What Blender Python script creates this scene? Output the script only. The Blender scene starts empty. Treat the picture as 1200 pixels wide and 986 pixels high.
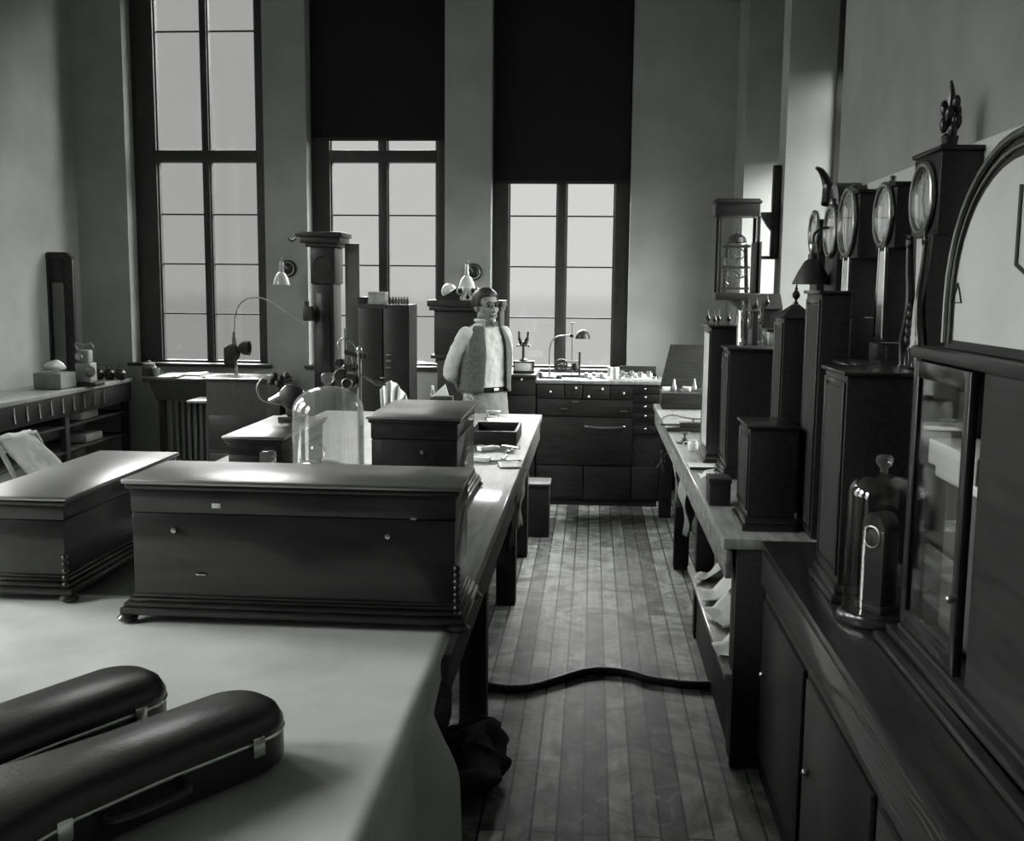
import bpy, bmesh, math, random
from math import radians as R, sin, cos, pi
from mathutils import Vector, Matrix
rnd = random.Random(7)
col = bpy.context.scene.collection
scn = bpy.context.scene

# ------------------------------------------------------------------ camera
CW, CH, F = 1200, 986, 1230.0
CAM = Vector((0, 0, 1.72))
YAW, PITCH, ROLL = R(4.3105), R(7.2253), R(0.57)
fw = Vector((-sin(YAW)*cos(PITCH), cos(YAW)*cos(PITCH), -sin(PITCH)))
rt = Vector((cos(YAW), sin(YAW), 0)); up = rt.cross(fw)
rt, up = cos(ROLL)*rt + sin(ROLL)*up, -sin(ROLL)*rt + cos(ROLL)*up
cam = bpy.data.cameras.new('camera'); cam.sensor_width = 36; cam.lens = F/CW*36
cam.clip_start = 0.05; cam.clip_end = 200
co = bpy.data.objects.new('camera', cam); col.objects.link(co)
co.matrix_world = Matrix(((rt.x, up.x, -fw.x, CAM.x), (rt.y, up.y, -fw.y, CAM.y), (rt.z, up.z, -fw.z, CAM.z), (0, 0, 0, 1)))
scn.camera = co

def ray(px, py): return fw + (px-CW/2)/F*rt - (py-CH/2)/F*up
def AX(px, py, v): d = ray(px, py); return CAM + d*((v-CAM.x)/d.x)
def AY(px, py, v): d = ray(px, py); return CAM + d*((v-CAM.y)/d.y)
def AZ(px, py, v): d = ray(px, py); return CAM + d*((v-CAM.z)/d.z)

# ------------------------------------------------------------------ materials
def tint(v, k=.80): return (v*(1-.05*k), v, v*(1-.055*k), 1)
MATS = {}
def mat(name, v, rough=.6, spec=.5, metal=0, noise=0, nscale=6, bump=0, bscale=40, stretch=(1,1,1), coat=0, v2=None, detail=6, ior=None):
    m = bpy.data.materials.new(name); m.use_nodes = True
    nt = m.node_tree; b = nt.nodes['Principled BSDF']
    b.inputs['Base Color'].default_value = tint(v)
    b.inputs['Roughness'].default_value = rough
    b.inputs['Specular IOR Level'].default_value = spec
    b.inputs['Metallic'].default_value = metal
    if ior: b.inputs['IOR'].default_value = ior
    if coat:
        b.inputs['Coat Weight'].default_value = coat; b.inputs['Coat Roughness'].default_value = .08
    tc = nt.nodes.new('ShaderNodeTexCoord'); mp = nt.nodes.new('ShaderNodeMapping')
    mp.inputs['Scale'].default_value = stretch
    nt.links.new(tc.outputs['Object'], mp.inputs['Vector'])
    if noise or v2 is not None:
        n = nt.nodes.new('ShaderNodeTexNoise'); n.inputs['Scale'].default_value = nscale; n.inputs['Detail'].default_value = detail
        r = nt.nodes.new('ShaderNodeValToRGB')
        lo = v*(1-noise) if v2 is None else v2; hi = v*(1+noise) if v2 is None else v
        r.color_ramp.elements[0].color = tint(lo); r.color_ramp.elements[0].position = .32
        r.color_ramp.elements[1].color = tint(hi); r.color_ramp.elements[1].position = .68
        nt.links.new(mp.outputs[0], n.inputs['Vector']); nt.links.new(n.outputs['Fac'], r.inputs['Fac'])
        nt.links.new(r.outputs[0], b.inputs['Base Color'])
    if bump:
        n2 = nt.nodes.new('ShaderNodeTexNoise'); n2.inputs['Scale'].default_value = bscale; n2.inputs['Detail'].default_value = 5
        bp = nt.nodes.new('ShaderNodeBump'); bp.inputs['Strength'].default_value = bump; bp.inputs['Distance'].default_value = .01
        nt.links.new(mp.outputs[0], n2.inputs['Vector']); nt.links.new(n2.outputs['Fac'], bp.inputs['Height'])
        nt.links.new(bp.outputs[0], b.inputs['Normal'])
    MATS[name] = m; return m

M_plaster = mat('plaster', .325, .85, .2, noise=.10, nscale=3, bump=.15, bscale=60)
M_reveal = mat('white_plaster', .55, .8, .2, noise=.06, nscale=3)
M_ceil = mat('ceiling_plaster', .60, .9, .1)
M_frame = mat('dark_window_wood', .035, .5, .4, noise=.2, nscale=12)
M_shade = mat('roller_shade_cloth', .018, .9, .1)
M_dark = mat('dark_varnished_wood', .021, .36, .3, noise=.35, nscale=8, stretch=(1, 8, 8), bump=.02, bscale=50)
M_darkm = mat('dark_matt_wood', .026, .6, .2, noise=.3, nscale=9, stretch=(8, 1, 8))
M_polish = mat('polished_walnut', .014, .30, .5, noise=.5, nscale=5, stretch=(1, 6, 6), coat=.35)
M_lid = mat('waxed_lid', .03, .30, .9, noise=.4, nscale=5, stretch=(1, 6, 6), coat=1, ior=1.9)
M_lid.node_tree.nodes['Principled BSDF'].inputs['Coat Roughness'].default_value = .33
M_lid.node_tree.nodes['Principled BSDF'].inputs['Coat IOR'].default_value = 2.4
M_polish_y = mat('polished_mahogany', .014, .30, .5, noise=.5, nscale=5, stretch=(6, 1, 6), coat=.35)
M_bench = mat('worn_bench_top', .22, .38, .5, noise=.3, nscale=5, stretch=(9, 1, 1), bump=.04, bscale=60, coat=.35)
M_benchside = mat('bench_side_wood', .06, .55, .4, noise=.5, nscale=9, stretch=(1, 1, 5))
M_cloth = mat('calico_cloth', .50, .9, .1, noise=.12, nscale=5, bump=.12, bscale=14)
M_leather = mat('black_leather', .012, .34, .5, bump=.10, bscale=120, noise=.3)
M_chrome = mat('nickel', .6, .25, .5, metal=1)
M_brass = mat('brass', .42, .3, .5, metal=1, noise=.15)
M_steel = mat('dull_steel', .28, .4, .5, metal=1, noise=.25, nscale=30)
M_iron = mat('black_iron', .03, .45, .5, metal=.3)
M_dial = mat('enamel_dial', .55, .25, .5, noise=.05)
M_paper = mat('paper', .70, .8, .2, noise=.06, nscale=10)
M_white = mat('white_porcelain', .70, .25, .5)
M_stone = mat('white_marble', .62, .35, .5, noise=.12, nscale=9)
M_skin = mat('skin', .17, .55, .35, noise=.05)
M_hair = mat('dark_hair', .012, .5, .4, bump=.3, bscale=150)
M_shirt = mat('white_shirt', .42, .9, .1, noise=.07, nscale=14, bump=.4, bscale=22, stretch=(2, 2, .7))
M_vest = mat('grey_tweed', .085, .95, .1, noise=.25, nscale=60, bump=.15, bscale=40)
M_trous = mat('light_trousers', .17, .95, .1, noise=.10, nscale=30, bump=.15, bscale=14)
M_black = mat('black_cloth', .012, .9, .1, bump=.3, bscale=12)
M_rubber = mat('black_rubber', .012, .5, .4)
M_canvas = mat('canvas', .25, .9, .1, noise=.2, nscale=12, bump=.3, bscale=18)
M_rag = mat('dark_rag', .03, .9, .1, noise=.4, nscale=10, bump=.5, bscale=20)
M_plant = mat('dark_felt', .03, .95, .1, noise=.4, nscale=40, bump=.6, bscale=60)
M_grey = mat('grey_painted_wood', .075, .6, .3, noise=.15)

def glassmat(name, trans=.97, tv=1.0, haze=0.0, gloss=1.0, rough=.03):
    m = bpy.data.materials.new(name); m.use_nodes = True; nt = m.node_tree; nt.nodes.clear()
    out = nt.nodes.new('ShaderNodeOutputMaterial'); t = nt.nodes.new('ShaderNodeBsdfTransparent'); g = nt.nodes.new('ShaderNodeBsdfGlossy')
    t.inputs['Color'].default_value = tint(trans*tv, 0); g.inputs['Roughness'].default_value = rough; g.inputs['Color'].default_value = (gloss, gloss, gloss, 1)
    lw = nt.nodes.new('ShaderNodeLayerWeight'); lw.inputs['Blend'].default_value = .5
    pw = nt.nodes.new('ShaderNodeMath'); pw.operation = 'POWER'; pw.inputs[1].default_value = 4.5; nt.links.new(lw.outputs['Facing'], pw.inputs[0])
    fr = nt.nodes.new('ShaderNodeMath'); fr.operation = 'MULTIPLY_ADD'; fr.inputs[1].default_value = .93; fr.inputs[2].default_value = .05; nt.links.new(pw.outputs[0], fr.inputs[0])
    mx = nt.nodes.new('ShaderNodeMixShader'); nt.links.new(fr.outputs[0], mx.inputs[0]); nt.links.new(t.outputs[0], mx.inputs[1]); nt.links.new(g.outputs[0], mx.inputs[2])
    last = mx
    if haze:
        d = nt.nodes.new('ShaderNodeBsdfDiffuse'); d.inputs['Color'].default_value = tint(.6)
        tl = nt.nodes.new('ShaderNodeBsdfTranslucent'); tl.inputs['Color'].default_value = tint(.7)
        a = nt.nodes.new('ShaderNodeMixShader'); a.inputs[0].default_value = .6; nt.links.new(d.outputs[0], a.inputs[1]); nt.links.new(tl.outputs[0], a.inputs[2])
        b = nt.nodes.new('ShaderNodeMixShader')
        ns = nt.nodes.new('ShaderNodeTexNoise'); ns.inputs['Scale'].default_value = 5; tc = nt.nodes.new('ShaderNodeTexCoord'); nt.links.new(tc.outputs['Object'], ns.inputs['Vector'])
        mm = nt.nodes.new('ShaderNodeMath'); mm.operation = 'MULTIPLY'; mm.inputs[1].default_value = haze*2; nt.links.new(ns.outputs['Fac'], mm.inputs[0]); nt.links.new(mm.outputs[0], b.inputs[0])
        nt.links.new(mx.outputs[0], b.inputs[1]); nt.links.new(a.outputs[0], b.inputs[2]); last = b
    nt.links.new(last.outputs[0], out.inputs['Surface']); return m
M_glass = glassmat('clear_glass')
M_jar = glassmat('dusty_jar_glass', haze=.075)
M_opal = mat('opal_glass', .62, .25, .5)
M_opal.node_tree.nodes['Principled BSDF'].inputs['Transmission Weight'].default_value = .25
M_pane = [glassmat('window_glass_dim_most', .71, 1), glassmat('window_glass_dim_some', .86, 1), glassmat('window_glass_clear', .96, 1)]  # first two panes tinted darker to stand for dimmer daylight outside

def floor_mat():
    m = bpy.data.materials.new('floor_boards'); m.use_nodes = True; nt = m.node_tree; b = nt.nodes['Principled BSDF']
    L = nt.links.new; N = nt.nodes.new
    tc = N('ShaderNodeTexCoord'); mp = N('ShaderNodeMapping'); mp.inputs['Rotation'].default_value = (0, 0, R(90)); L(tc.outputs['Object'], mp.inputs['Vector'])
    br = N('ShaderNodeTexBrick'); br.offset = .37; br.inputs['Scale'].default_value = 1; br.inputs['Brick Width'].default_value = 2.3; br.inputs['Row Height'].default_value = .083
    br.inputs['Mortar Size'].default_value = .0045; br.inputs['Mortar Smooth'].default_value = .1
    br.inputs['Color1'].default_value = (.085, .085, .085, 1); br.inputs['Color2'].default_value = (.37, .37, .37, 1); br.inputs['Mortar'].default_value = (.02, .02, .02, 1)
    L(mp.outputs[0], br.inputs['Vector'])
    m2 = N('ShaderNodeMapping'); m2.inputs['Scale'].default_value = (22, 1.6, 1); L(tc.outputs['Object'], m2.inputs['Vector'])
    n1 = N('ShaderNodeTexNoise'); n1.inputs['Scale'].default_value = 1.4; n1.inputs['Detail'].default_value = 8; L(m2.outputs[0], n1.inputs['Vector'])
    n2 = N('ShaderNodeTexNoise'); n2.inputs['Scale'].default_value = 3.2; n2.inputs['Detail'].default_value = 10; n2.inputs['Roughness'].default_value = .7; n2.inputs['Distortion'].default_value = 2.2; L(tc.outputs['Object'], n2.inputs['Vector'])
    r2 = N('ShaderNodeValToRGB'); r2.color_ramp.elements[0].position = .40; r2.color_ramp.elements[0].color = (.55, .55, .55, 1); r2.color_ramp.elements[1].position = .62; r2.color_ramp.elements[1].color = (1.75, 1.75, 1.75, 1); L(n2.outputs['Fac'], r2.inputs['Fac'])
    r1 = N('ShaderNodeMapRange'); r1.inputs['To Min'].default_value = .45; r1.inputs['To Max'].default_value = 1.55; L(n1.outputs['Fac'], r1.inputs['Value'])
    a = N('ShaderNodeMixRGB'); a.blend_type = 'MULTIPLY'; a.inputs[0].default_value = 1; L(br.outputs['Color'], a.inputs[1]); L(r2.outputs[0], a.inputs[2])
    c = N('ShaderNodeMixRGB'); c.blend_type = 'MULTIPLY'; c.inputs[0].default_value = 1; L(a.outputs[0], c.inputs[1]); L(r1.outputs[0], c.inputs[2])
    # thin pale scuffs
    vo = N('ShaderNodeTexVoronoi'); vo.feature = 'DISTANCE_TO_EDGE'; vo.inputs['Scale'].default_value = 7
    nz = N('ShaderNodeTexNoise'); nz.inputs['Scale'].default_value = 2.5; nz.inputs['Detail'].default_value = 3; L(tc.outputs['Object'], nz.inputs['Vector'])
    ad = N('ShaderNodeMixRGB'); ad.inputs[0].default_value = .35; L(tc.outputs['Object'], ad.inputs[1]); L(nz.outputs['Color'], ad.inputs[2]); L(ad.outputs[0], vo.inputs['Vector'])
    vr = N('ShaderNodeMapRange'); vr.inputs['From Max'].default_value = .030; vr.inputs['To Min'].default_value = 1; vr.inputs['To Max'].default_value = 0; L(vo.outputs['Distance'], vr.inputs['Value'])
    gt = N('ShaderNodeMapRange'); gt.inputs['From Min'].default_value = .46; gt.inputs['From Max'].default_value = .56; L(n2.outputs['Fac'], gt.inputs['Value'])
    mu = N('ShaderNodeMath'); mu.operation = 'MULTIPLY'; L(vr.outputs[0], mu.inputs[0]); L(gt.outputs[0], mu.inputs[1])
    mk = N('ShaderNodeMath'); mk.operation = 'MULTIPLY'; L(mu.outputs[0], mk.inputs[0]); mk.inputs[1].default_value = .6
    e = N('ShaderNodeMixRGB'); L(mk.outputs[0], e.inputs[0]); L(c.outputs[0], e.inputs[1]); e.inputs[2].default_value = (.50, .50, .50, 1)
    tt = N('ShaderNodeMixRGB'); tt.blend_type = 'MULTIPLY'; tt.inputs[0].default_value = 1; L(e.outputs[0], tt.inputs[1]); tt.inputs[2].default_value = (.96, 1, .955, 1)
    L(tt.outputs[0], b.inputs['Base Color']); b.inputs['Roughness'].default_value = .55; b.inputs['Specular IOR Level'].default_value = .15
    bp = N('ShaderNodeBump'); bp.inputs['Strength'].default_value = .25; bp.inputs['Distance'].default_value = .004; L(br.outputs['Fac'], bp.inputs['Height']); bp.invert = True; L(bp.outputs[0], b.inputs['Normal'])
    return m
M_floor = floor_mat()
M_rad = mat('aluminium_paint', .22, .5, .4)

# ------------------------------------------------------------------ mesh helpers
class MB:
    def __init__(s, w=False): s.bm = bmesh.new(); s.w = w; s.T = None
    def _v(s, co):
        co = Vector(co)
        return s.bm.verts.new(s.T @ co if s.T is not None else co)
    def box(s, x0, x1, y0, y1, z0, z1, bev=0, seg=2):
        if x0 > x1: x0, x1 = x1, x0
        if y0 > y1: y0, y1 = y1, y0
        if z0 > z1: z0, z1 = z1, z0
        v = [s._v((x, y, z)) for z in (z0, z1) for y in (y0, y1) for x in (x0, x1)]
        fs = [s.bm.faces.new([v[i] for i in q]) for q in ((0, 2, 3, 1), (4, 5, 7, 6), (0, 1, 5, 4), (2, 6, 7, 3), (0, 4, 6, 2), (1, 3, 7, 5))]
        if bev:
            es = set(e for f in fs for e in f.edges)
            bmesh.ops.bevel(s.bm, geom=list(es), offset=bev, segments=seg, profile=.5, affect='EDGES')
        return s
    def hexa(s, pts):  # 8 corners, bottom 4 then top 4, both rings in the same turn
        v = [s._v(p) for p in pts]
        for q in ((3, 2, 1, 0), (4, 5, 6, 7), (0, 1, 5, 4), (1, 2, 6, 5), (2, 3, 7, 6), (3, 0, 4, 7)): s.bm.faces.new([v[i] for i in q])
        return s
    def cyl(s, p0, p1, r0, r1=None, n=16):
        r1 = r0 if r1 is None else r1
        p0 = Vector(p0); p1 = Vector(p1); d = (p1-p0).normalized()
        a = d.orthogonal().normalized(); b = d.cross(a)
        A = [s._v(p0+(a*cos(2*pi*i/n)+b*sin(2*pi*i/n))*r0) for i in range(n)]
        B = [s._v(p1+(a*cos(2*pi*i/n)+b*sin(2*pi*i/n))*r1) for i in range(n)]
        for i in range(n): s.bm.faces.new((A[i], A[(i+1) % n], B[(i+1) % n], B[i]))
        s.bm.faces.new(A[::-1]); s.bm.faces.new(B)
        return s
    def tube(s, pts, r, n=8, sub=6, closed=False):
        P = [Vector(p) for p in pts]
        if sub > 1 and len(P) > 2:
            Q = []; m = len(P); rng = range(m if closed else m-1)
            for i in rng:
                g = (lambda k: P[k % m]) if closed else (lambda k: P[min(max(k, 0), m-1)])
                a, b, c, d = g(i-1), g(i), g(i+1), g(i+2)
                for t in range(sub):
                    t /= sub
                    Q.append(.5*((2*b)+(-a+c)*t+(2*a-5*b+4*c-d)*t*t+(-a+3*b-3*c+d)*t*t*t))
            if not closed: Q.append(P[-1])
            P = Q
        m = len(P); rings = []; nrm = None
        for i, p in enumerate(P):
            if closed: d = P[(i+1) % m]-P[i-1]
            else: d = P[min(i+1, m-1)]-P[max(i-1, 0)]
            d.normalize()
            if nrm is None: nrm = d.orthogonal().normalized()
            nrm = (nrm-d*nrm.dot(d)).normalized(); b = d.cross(nrm)
            rr = r(i/(m-1)) if callable(r) else r
            rings.append([s._v(p+(nrm*cos(2*pi*k/n)+b*sin(2*pi*k/n))*rr) for k in range(n)])
        for i in range(m if closed else m-1):
            A, B = rings[i], rings[(i+1) % m]
            for k in range(n): s.bm.faces.new((A[k], A[(k+1) % n], B[(k+1) % n], B[k]))
        if not closed: s.bm.faces.new(rings[0][::-1]); s.bm.faces.new(rings[-1])
        return s
    def lathe(s, prof, o=(0, 0, 0), n=28, ax='z', sx=1, sy=1, closed=False):
        o = Vector(o); rings = []
        for r_, h in prof:
            ring = []
            for i in range(n):
                c, d = cos(2*pi*i/n)*r_*sx, sin(2*pi*i/n)*r_*sy
                p = {'z': (c, d, h), 'y': (c, h, -d), 'x': (h, c, d)}[ax]
                ring.append(s._v(o+Vector(p)))
            rings.append(ring)
        for A, B in zip(rings, rings[1:]):
            for k in range(n): s.bm.faces.new((A[k], A[(k+1) % n], B[(k+1) % n], B[k]))
        if closed:
            A, B = rings[-1], rings[0]
            for k in range(n): s.bm.faces.new((A[k], A[(k+1) % n], B[(k+1) % n], B[k]))
        else:
            if prof[0][0] > 1e-5: s.bm.faces.new(rings[0][::-1])
            if prof[-1][0] > 1e-5: s.bm.faces.new(rings[-1])
        return s
    def prism(s, poly, a, b, ax='y'):
        def p3(u, v, w): return {'y': (u, w, v), 'x': (w, u, v), 'z': (u, v, w)}[ax]
        A = [s._v(p3(u, v, a)) for u, v in poly]; B = [s._v(p3(u, v, b)) for u, v in poly]
        n = len(poly)
        for i in range(n): s.bm.faces.new((A[i], A[(i+1) % n], B[(i+1) % n], B[i]))
        s.bm.faces.new(A[::-1]); s.bm.faces.new(B)
        return s
    def sph(s, c, r, sx=1, sy=1, sz=1, n=16, m=10, rot=None):
        c = Vector(c)
        prof = [(r*sin(pi*j/m), -r*cos(pi*j/m)) for j in range(m+1)]
        rings = []
        for r_, h in prof:
            ring = []
            for i in range(n):
                q = Vector((cos(2*pi*i/n)*r_*sx, sin(2*pi*i/n)*r_*sy, h*sz))
                if rot is not None: q = rot @ q
                ring.append(s._v(c+q))
            rings.append(ring)
        for A, B in zip(rings, rings[1:]):
            for k in range(n): s.bm.faces.new((A[k], A[(k+1) % n], B[(k+1) % n], B[k]))
        return s
    def torus(s, c, Rr, r, ax='y', n=28, m=8, a0=0, a1=360, sx=1, sz=1):
        c = Vector(c); full = abs(a1-a0) >= 360
        k = n if full else n+1; pts = []
        for i in range(k):
            t = R(a0+(a1-a0)*i/n); u, v = cos(t)*Rr*sx, sin(t)*Rr*sz
            pts.append(c+Vector({'y': (u, 0, v), 'x': (0, u, v), 'z': (u, v, 0)}[ax]))
        return s.tube(pts, r, m, 1, closed=full)
    def grid(s, f, nu, nv):  # f(u,v)->point
        V = [[s._v(f(i/nu, j/nv)) for j in range(nv+1)] for i in range(nu+1)]
        for i in range(nu):
            for j in range(nv): s.bm.faces.new((V[i][j], V[i+1][j], V[i+1][j+1], V[i][j+1]))
        return s
    def crumple(s, amt, sc=8, seed=0):
        from mathutils import noise
        for v in s.bm.verts:
            p = v.co*sc+Vector((seed*7.1, seed*3.3, 0)); v.co += Vector((noise.noise(p), noise.noise(p+Vector((9, 1, 4))), noise.noise(p+Vector((2, 8, 5)))))*amt
        return s
    def build(s, name, m, parent=None, smooth=35, solid=0):
        bmesh.ops.remove_doubles(s.bm, verts=s.bm.verts, dist=1e-6)
        bmesh.ops.recalc_face_normals(s.bm, faces=s.bm.faces)
        me = bpy.data.meshes.new(name)
        if s.w and parent is not None:
            root = parent
            while root.parent: root = root.parent
            bmesh.ops.translate(s.bm, verts=s.bm.verts, vec=-root.location)
        s.bm.to_mesh(me); s.bm.free(); me.materials.append(m)
        if smooth:
            for p in me.polygons: p.use_smooth = True
            me.set_sharp_from_angle(angle=R(smooth))
        o = bpy.data.objects.new(name, me); col.objects.link(o)
        if parent is not None: o.parent = parent
        if solid:
            md = o.modifiers.new('thickness', 'SOLIDIFY'); md.thickness = solid; md.offset = 0
        return o

def tag(o, label=None, cat=None, group=None, kind=None):
    if label: o['label'] = label
    if cat: o['category'] = cat
    if group: o['group'] = group
    if kind: o['kind'] = kind
    return o
def thing(name, label, cat, loc=(0, 0, 0), rz=0, group=None):
    o = bpy.data.objects.new(name, None); o.empty_display_size = .05; col.objects.link(o)
    o.location = loc; o.rotation_euler = (0, 0, R(rz)); return tag(o, label, cat, group)
def struct(o, label=None): o['kind'] = 'structure'; return tag(o, label)
def dup(root, loc, rz=None, label=None, group=None):
    r = root.copy(); col.objects.link(r); r.location = loc
    if rz is not None: r.rotation_euler = (0, 0, R(rz))
    if label: r['label'] = label
    if group: r['group'] = group
    for ch in list(root.children):
        c = ch.copy(); col.objects.link(c); c.parent = r
        for g in list(ch.children):
            d = g.copy(); col.objects.link(d); d.parent = c
    return r
# ------------------------------------------------------------------ room
XL, XR, YB, YF, ZC = -4.5, 1.15, 9.0, -3.0, 4.6
SILL, HEAD = 1.0, 4.35
struct(MB().box(XL-.45, XR+.75, YF-.2, YB+.45, -.12, 0).build('floor', M_floor, smooth=0), 'narrow worn floorboards running to the windows')
struct(MB().box(XL-.45, XR+.75, YF-.2, YB+.45, ZC, ZC+.12).build('ceiling', M_ceil, smooth=0))
b = MB()
for x0, x1 in ((XL-.45, -4.05), (-2.83, -2.46), (-1.27, -.875), (.30, XR+.75)): b.box(x0, x1, YB, YB+.4, SILL, HEAD)
b.box(XL-.45, XR+.75, YB, YB+.4, 0, SILL); b.box(XL-.45, XR+.75, YB, YB+.4, HEAD, ZC)
struct(b.build('wall_back', M_plaster, smooth=0), 'plaster wall with three tall windows')
b = MB()
for y0, y1 in ((YF, 5.19), (6.63, 6.87), (8.43, YB)): b.box(XR, XR+.75, y0, y1, SILL, HEAD)
b.box(XR, XR+.75, YF, YB, 0, SILL); b.box(XR, XR+.75, YF, YB, HEAD, ZC)
struct(b.build('wall_right', M_plaster, smooth=0), 'right plaster wall with two deep window recesses')
LW = ((.2, 1.6), (2.8, 4.2), (5.2, 6.6))
b = MB(); ys = [YF]
for a, c in LW: ys += [a, c]
ys.append(YB)
for i in range(0, len(ys), 2): b.box(XL-.45, XL, ys[i], ys[i+1], SILL, HEAD)
b.box(XL-.45, XL, YF, YB, 0, SILL); b.box(XL-.45, XL, YF, YB, HEAD, ZC)
struct(b.build('wall_left', M_plaster, smooth=0))
struct(MB().box(XL-.45, XR+.6, YF-.2, YF, 0, ZC).build('wall_front', M_plaster, smooth=0))
b = MB().box(XL, XR, YB-.025, YB, 0, .2, .006)
struct(b.build('baseboard_back', M_darkm))
struct(MB().box(XR-.02, XR, YF, YB-.03, 0, .2, .006).build('baseboard_right', M_darkm))

def window(n, loc, rz, ow, gl, gr, cx, stile, pane, shade=None, label='', d0=0):
    # local frame: x along the wall, +y outwards; opening is x 0..ow, glass from gl to gr
    f = MB(); y0, y1 = .17, .27
    f.box(0, gl, y0, y1, SILL, HEAD, .004); f.box(gr, ow, y0, y1, SILL, HEAD, .004)
    f.box(gl, gr, y0, y1, SILL, 1.045); f.box(gl, gr, y0, y1, HEAD-.06, HEAD)
    f.box(cx-stile/2, cx+stile/2, y0+.01, y1, 1.045, HEAD-.06, .004)
    f.box(gl, gr, y0-.01, y1, 2.785, 2.885, .004)
    # moulded edges beside the panes
    for x in (gl, cx-stile/2-.012, cx+stile/2, gr-.012): f.box(x, x+.012, y0+.03, y1-.02, 1.045, HEAD-.06)
    w = f.build('window_%d' % n, M_frame); w.location = loc; bd = Matrix.Translation((0, d0, 0)); w.data.transform(bd); w.rotation_euler = (0, 0, R(rz)); struct(w, label)
    m = MB()
    for z in (1.459, 1.90, 2.335, 3.90):
        for a, c in ((gl, cx-stile/2), (cx+stile/2, gr)): m.box(a, c, .225, .245, z-.006, z+.006)
    m.build('glazing_bar', M_frame, w, smooth=0).data.transform(bd)
    for a, c in ((gl, cx-stile/2), (cx+stile/2, gr)):
        for z0, z1 in ((1.045, 2.785), (2.885, HEAD-.06)):
            g = MB(); g.box(a, c, .232, .237, z0, z1); g.build('glass_pane', pane, w, smooth=0).data.transform(bd)
    s = MB().box(0, ow, .10, .2+d0, SILL-.02, SILL+.025, .006).box(-.04, ow+.04, -.03, .1, SILL, SILL+.03, .008)
    s.build('window_sill', M_frame, w)
    if shade:
        d = thing('roller_shade', shade[1], 'window shade', loc, rz)
        MB().box(.02, ow-.02, .140, .143, shade[0], HEAD-.07).build('shade_cloth', M_shade, d, smooth=0).data.transform(bd)
        MB().cyl((.01, .13, HEAD-.04), (ow-.01, .13, HEAD-.04), .03).build('roller', M_darkm, d).data.transform(bd)
        MB().box(.02, ow-.02, .132, .15, shade[0]-.015, shade[0]+.012, .003).build('hem_bar', M_darkm, d).data.transform(bd)
    # daylight portal just outside the glass
    L = bpy.data.lights.new('daylight_portal', 'AREA'); L.shape = 'RECTANGLE'; L.size = ow; L.size_y = HEAD-SILL
    L.cycles.is_portal = True
    lo = bpy.data.objects.new('daylight_portal', L); col.objects.link(lo); lo.parent = w
    lo.location = (ow/2, .3+d0, (SILL+HEAD)/2); lo.rotation_euler = (R(90), 0, R(180)) if False else (R(-90), 0, 0)
    return w
window(1, (-4.05, YB, 0), 0, 1.22, .20, 1.10, .645, .055, M_pane[0], None, 'left tall window without a shade, glass tinted to dim its daylight')
window(2, (-2.46, YB, 0), 0, 1.19, .16, 1.094, .627, .07, M_pane[1], (2.975, 'dark roller shade drawn down to just above the transom of the middle window'), 'middle back window with shade drawn above the transom')
window(3, (-.875, YB, 0), 0, 1.175, .138, 1.048, .595, .075, M_pane[2], (2.615, 'dark roller shade hanging lowest, in the window above the tool cabinet'), 'right back window above the tool cabinet, brightest')
window(4, (XR, 6.63, 0), -90, 1.44, .10, 1.34, .72, .07, M_pane[0], (3.05, 'dark roller shade of the recessed window in the right wall nearer the camera'), 'recessed window in the right wall behind the clocks', d0=.25)  # darkest pane tint used here to dim light on the far jamb
window(5, (XR, 8.43, 0), -90, 1.56, .10, 1.46, .78, .07, M_pane[2], (2.72, 'dark roller shade of the recessed window nearest the far right corner'), 'recessed window near the far right corner', d0=.25)
for k, (a, c) in enumerate(LW): window(6+k, (XL, a, 0), 90, c-a, .1, c-a-.1, (c-a)/2, .07, M_pane[1])
# dark casing boards on the far jambs of the right recesses
struct(MB().box(1.43, 1.58, 6.605, 6.63, SILL+.03, HEAD, .004).build('trim_1', M_frame), 'dark casing board on the lit window jamb')
# picture rail panel: pale board fixed along the right wall behind the clocks
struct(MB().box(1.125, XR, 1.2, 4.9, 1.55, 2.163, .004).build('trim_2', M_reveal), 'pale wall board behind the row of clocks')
# ------------------------------------------------------------------ sky
w = bpy.data.worlds.new('sky'); scn.world = w; w.use_nodes = True; nt = w.node_tree
bg = nt.nodes['Background']; L_ = nt.links.new; N_ = nt.nodes.new
tc = N_('ShaderNodeTexCoord'); sp = N_('ShaderNodeSeparateXYZ'); L_(tc.outputs['Generated'], sp.inputs[0])
def mrange(src, a, b_, c, d, st='SMOOTHSTEP'):
    m = N_('ShaderNodeMapRange'); m.interpolation_type = st
    for k, v in (('From Min', a), ('From Max', b_), ('To Min', c), ('To Max', d)): m.inputs[k].default_value = v
    L_(src, m.inputs['Value']); return m.outputs[0]
def math_(op, a, b_):
    m = N_('ShaderNodeMath'); m.operation = op
    for i, q in enumerate((a, b_)):
        if isinstance(q, (int, float)): m.inputs[i].default_value = q
        else: L_(q, m.inputs[i])
    return m.outputs[0]
SKY_LOW, SKY_SIDE, SKY_TOP = .77, 20.0, 46.0
dimmed = mrange(sp.outputs['Y'], .55, .72, 0, 1)                      # low sky dimmed behind the back windows to keep panes unclipped
high = mrange(sp.outputs['Z'], .26, .33, 0, 1)
west = mrange(sp.outputs['X'], -.4, .4, .50, 1.0)                   # sky dimmed on the left to weaken light from that side
side = math_('ADD', math_('MULTIPLY', math_('MULTIPLY', math_('SUBTRACT', 1.0, dimmed), SKY_SIDE), west), math_('MULTIPLY', dimmed, SKY_LOW))
skyv = math_('ADD', math_('MULTIPLY', side, math_('SUBTRACT', 1.0, high)), math_('MULTIPLY', high, SKY_TOP))
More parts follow.
